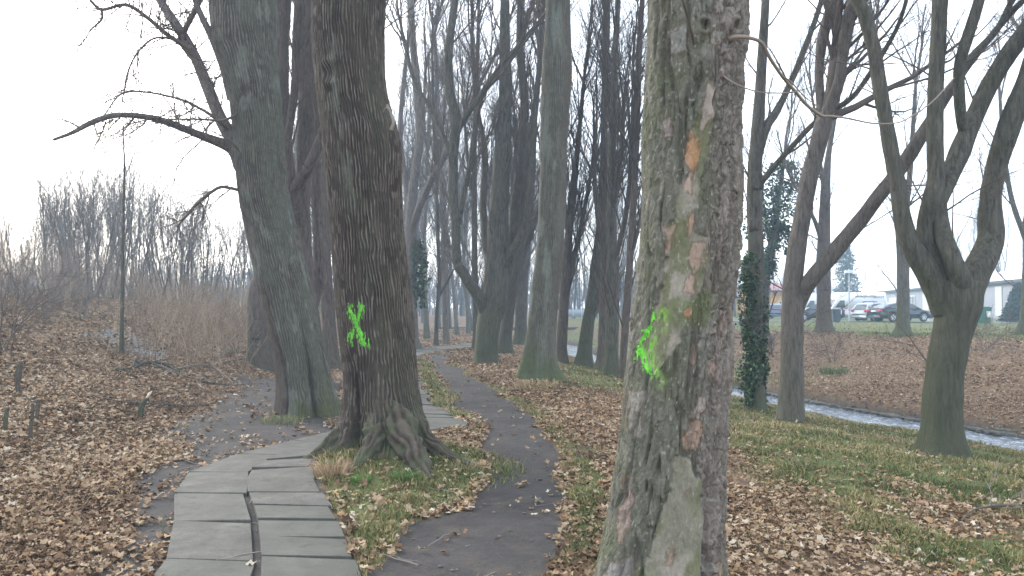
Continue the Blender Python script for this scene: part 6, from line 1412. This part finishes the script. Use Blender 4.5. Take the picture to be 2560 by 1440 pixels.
van('plain white van between the two-limbed tree and the brown trunk', 2040, 76, 8, 5.0, 2.35, False)

# ------------------------------------------------------------------ bins, cabinet, lamp
def bin_(name, label, px, Yc, w_, d_, h, col, tilt=0, lidc=None, notice=False):
    x = (px-1280)/F*Yc; root = empty(name, zg(x, Yc), rnd.uniform(-.2, .2)); tag(root, label, 'bin')
    m = flat(name+'_plastic', col, .5); mb = MB(); V = np.array([[a*w_*.82 if z < .5 else a*w_, b_*d_*.8 if z < .5 else b_*d_, .08+z*(h-.1)] for z in (0, 1) for b_ in (-1, 1) for a in (-1, 1)])
    mb.add(V, [[0,2,3,1],[4,5,7,6],[0,1,5,4],[2,6,7,3],[0,4,6,2],[1,3,7,5]]); mb.build('body', m, root, smooth=False)
    mb = MB(); mb.box((0, -.01, h), (w_*1.06, d_*1.08, .03)); mb.box((0, 0, h+.045), (w_*.9, d_*.9, .02)); mb.build('lid', flat(name+'_lid', lidc or col, .45), root, smooth=False)
    mb = MB(); mb.box((0, d_*1.1, h-.06), (w_*.8, .02, .02)); mb.build('handle', m, root, smooth=False)
    for s in (-1, 1):
        mb = MB(); k = 14; a = np.arange(k)/k*2*pi; V = np.array([[s*(w_*.7)+q, d_*.75+np.cos(t)*.1, .1+np.sin(t)*.1] for q in (-.025, .025) for t in a]); mb.add(V, [[j, (j+1) % k, k+(j+1) % k, k+j] for j in range(k)], [[0, j, j+1] for j in range(1, k-1)]+[[k, k+j+1, k+j] for j in range(1, k-1)]); mb.build('wheel', TYRE, root)
    if notice: mb = MB(); mb.box((w_*.55, -d_*1.0, h*.62), (w_*.28, .01, h*.18)); mb.build('notice', PLATE, root, smooth=False)
bin_('wheelie_bin', 'dark wheelie bin with pale lid beside the brown knotty trunk', 2089, 58, .28, .32, 1.0, (.045, .055, .07), lidc=(.45, .50, .55))
bin_('waste_container', 'green waste container with a white notice right of the stout forked tree', 2455, 52, .42, .4, 1.1, (.02, .13, .09), notice=True)
x = (2329-1280)/F*64; root = empty('utility_cabinet', zg(x, 64)); tag(root, 'cream utility cabinet in front of the black car\'s nose', 'cabinet'); cm_ = flat('cream_cabinet', (.62, .56, .45), .6)
mb = MB(); mb.box((0, 0, .45), (.34, .18, .45)); mb.build('body', cm_, root, smooth=False); mb = MB(); mb.box((0, 0, .93), (.37, .21, .03)); mb.build('lid', cm_, root, smooth=False); mb = MB(); mb.box((0, -.19, .47), (.28, .012, .37)); mb.build('door', flat('cream_door', (.58, .53, .43), .6), root, smooth=False)
def lamp(label, px, Yc, h, w_):
    x = (px-1280)/F*Yc; root = empty('street_lamp', zg(x, Yc)); tag(root, label, 'street lamp'); g = float(ground(x, Yc)); h = h-g
    mb = MB(); V, Q = tubes(np.array([[[0, 0, -.1], [0, 0, h*.5], [0, 0, h-.1]]]), np.array([[.07, .055, .04]]), 10); mb.add(V, Q); mb.build('pole', flat('galvanised_pole', (.42, .44, .46), .5), root)
    mb = MB(); mb.box((0, 0, h+.05), (w_, .16, .09), None, .85); mb.build('lamp_head', flat('lamp_housing', (.62, .66, .68), .4), root, smooth=False); mb = MB(); mb.box((0, 0, h-.06), (w_*.85, .13, .02)); mb.build('lamp_glass', WHT, root, smooth=False)
lamp('street lamp with a wide flat pale head above the large white van', 2123, 63, 4.42, .32)

# road strip and parking on the far plateau
def strip(name, A, B, w0, w1, mat, up):
    n = 40; t = np.linspace(0, 1, n); A = np.array(A); B = np.array(B); c = A+(B-A)*t[:, None]; u = (B-A)/np.linalg.norm(B-A); v = np.array([-u[1], u[0]]); V = []
    for q, tt in zip(c, t):
        w_ = w0+(w1-w0)*tt
        for o in np.linspace(-w_, w_, 5): p = q+v*o; V.append([p[0], p[1], float(ground(p[0], p[1], False))+up])
    i = np.arange(n-1)[:, None]*5; j = np.arange(4)[None]; Q = np.stack([i+j, i+j+1, i+j+6, i+j+5], -1).reshape(-1, 4)
    tag(link(name, mesh(name, V, Q, None, None, True, [mat])), kind='structure')
strip('road', (70, 44), (12, 69), 2.4, 2.4, flat('old_asphalt', (.135, .135, .14), .9, .2, 2, .2), .035)

# ------------------------------------------------------------------ air
def build_haze():
    mb = MB(); mb.box((0, 95, 15), (130, 112, 19)); m = bpy.data.materials.new('haze_air'); m.use_nodes = True; n = m.node_tree; n.nodes.clear()
    o = n.nodes.new('ShaderNodeOutputMaterial'); v = n.nodes.new('ShaderNodeVolumePrincipled'); v.inputs['Density'].default_value = HAZE; v.inputs['Color'].default_value = (.58, .79, 1.0, 1); v.inputs['Anisotropy'].default_value = .3
    n.links.new(v.outputs[0], o.inputs['Volume']); h = mb.build('haze', m, smooth=False); tag(h, 'pale cool haze between the trees', 'haze', kind='stuff')
HAZE = 0.0022
if HAZE: build_haze()
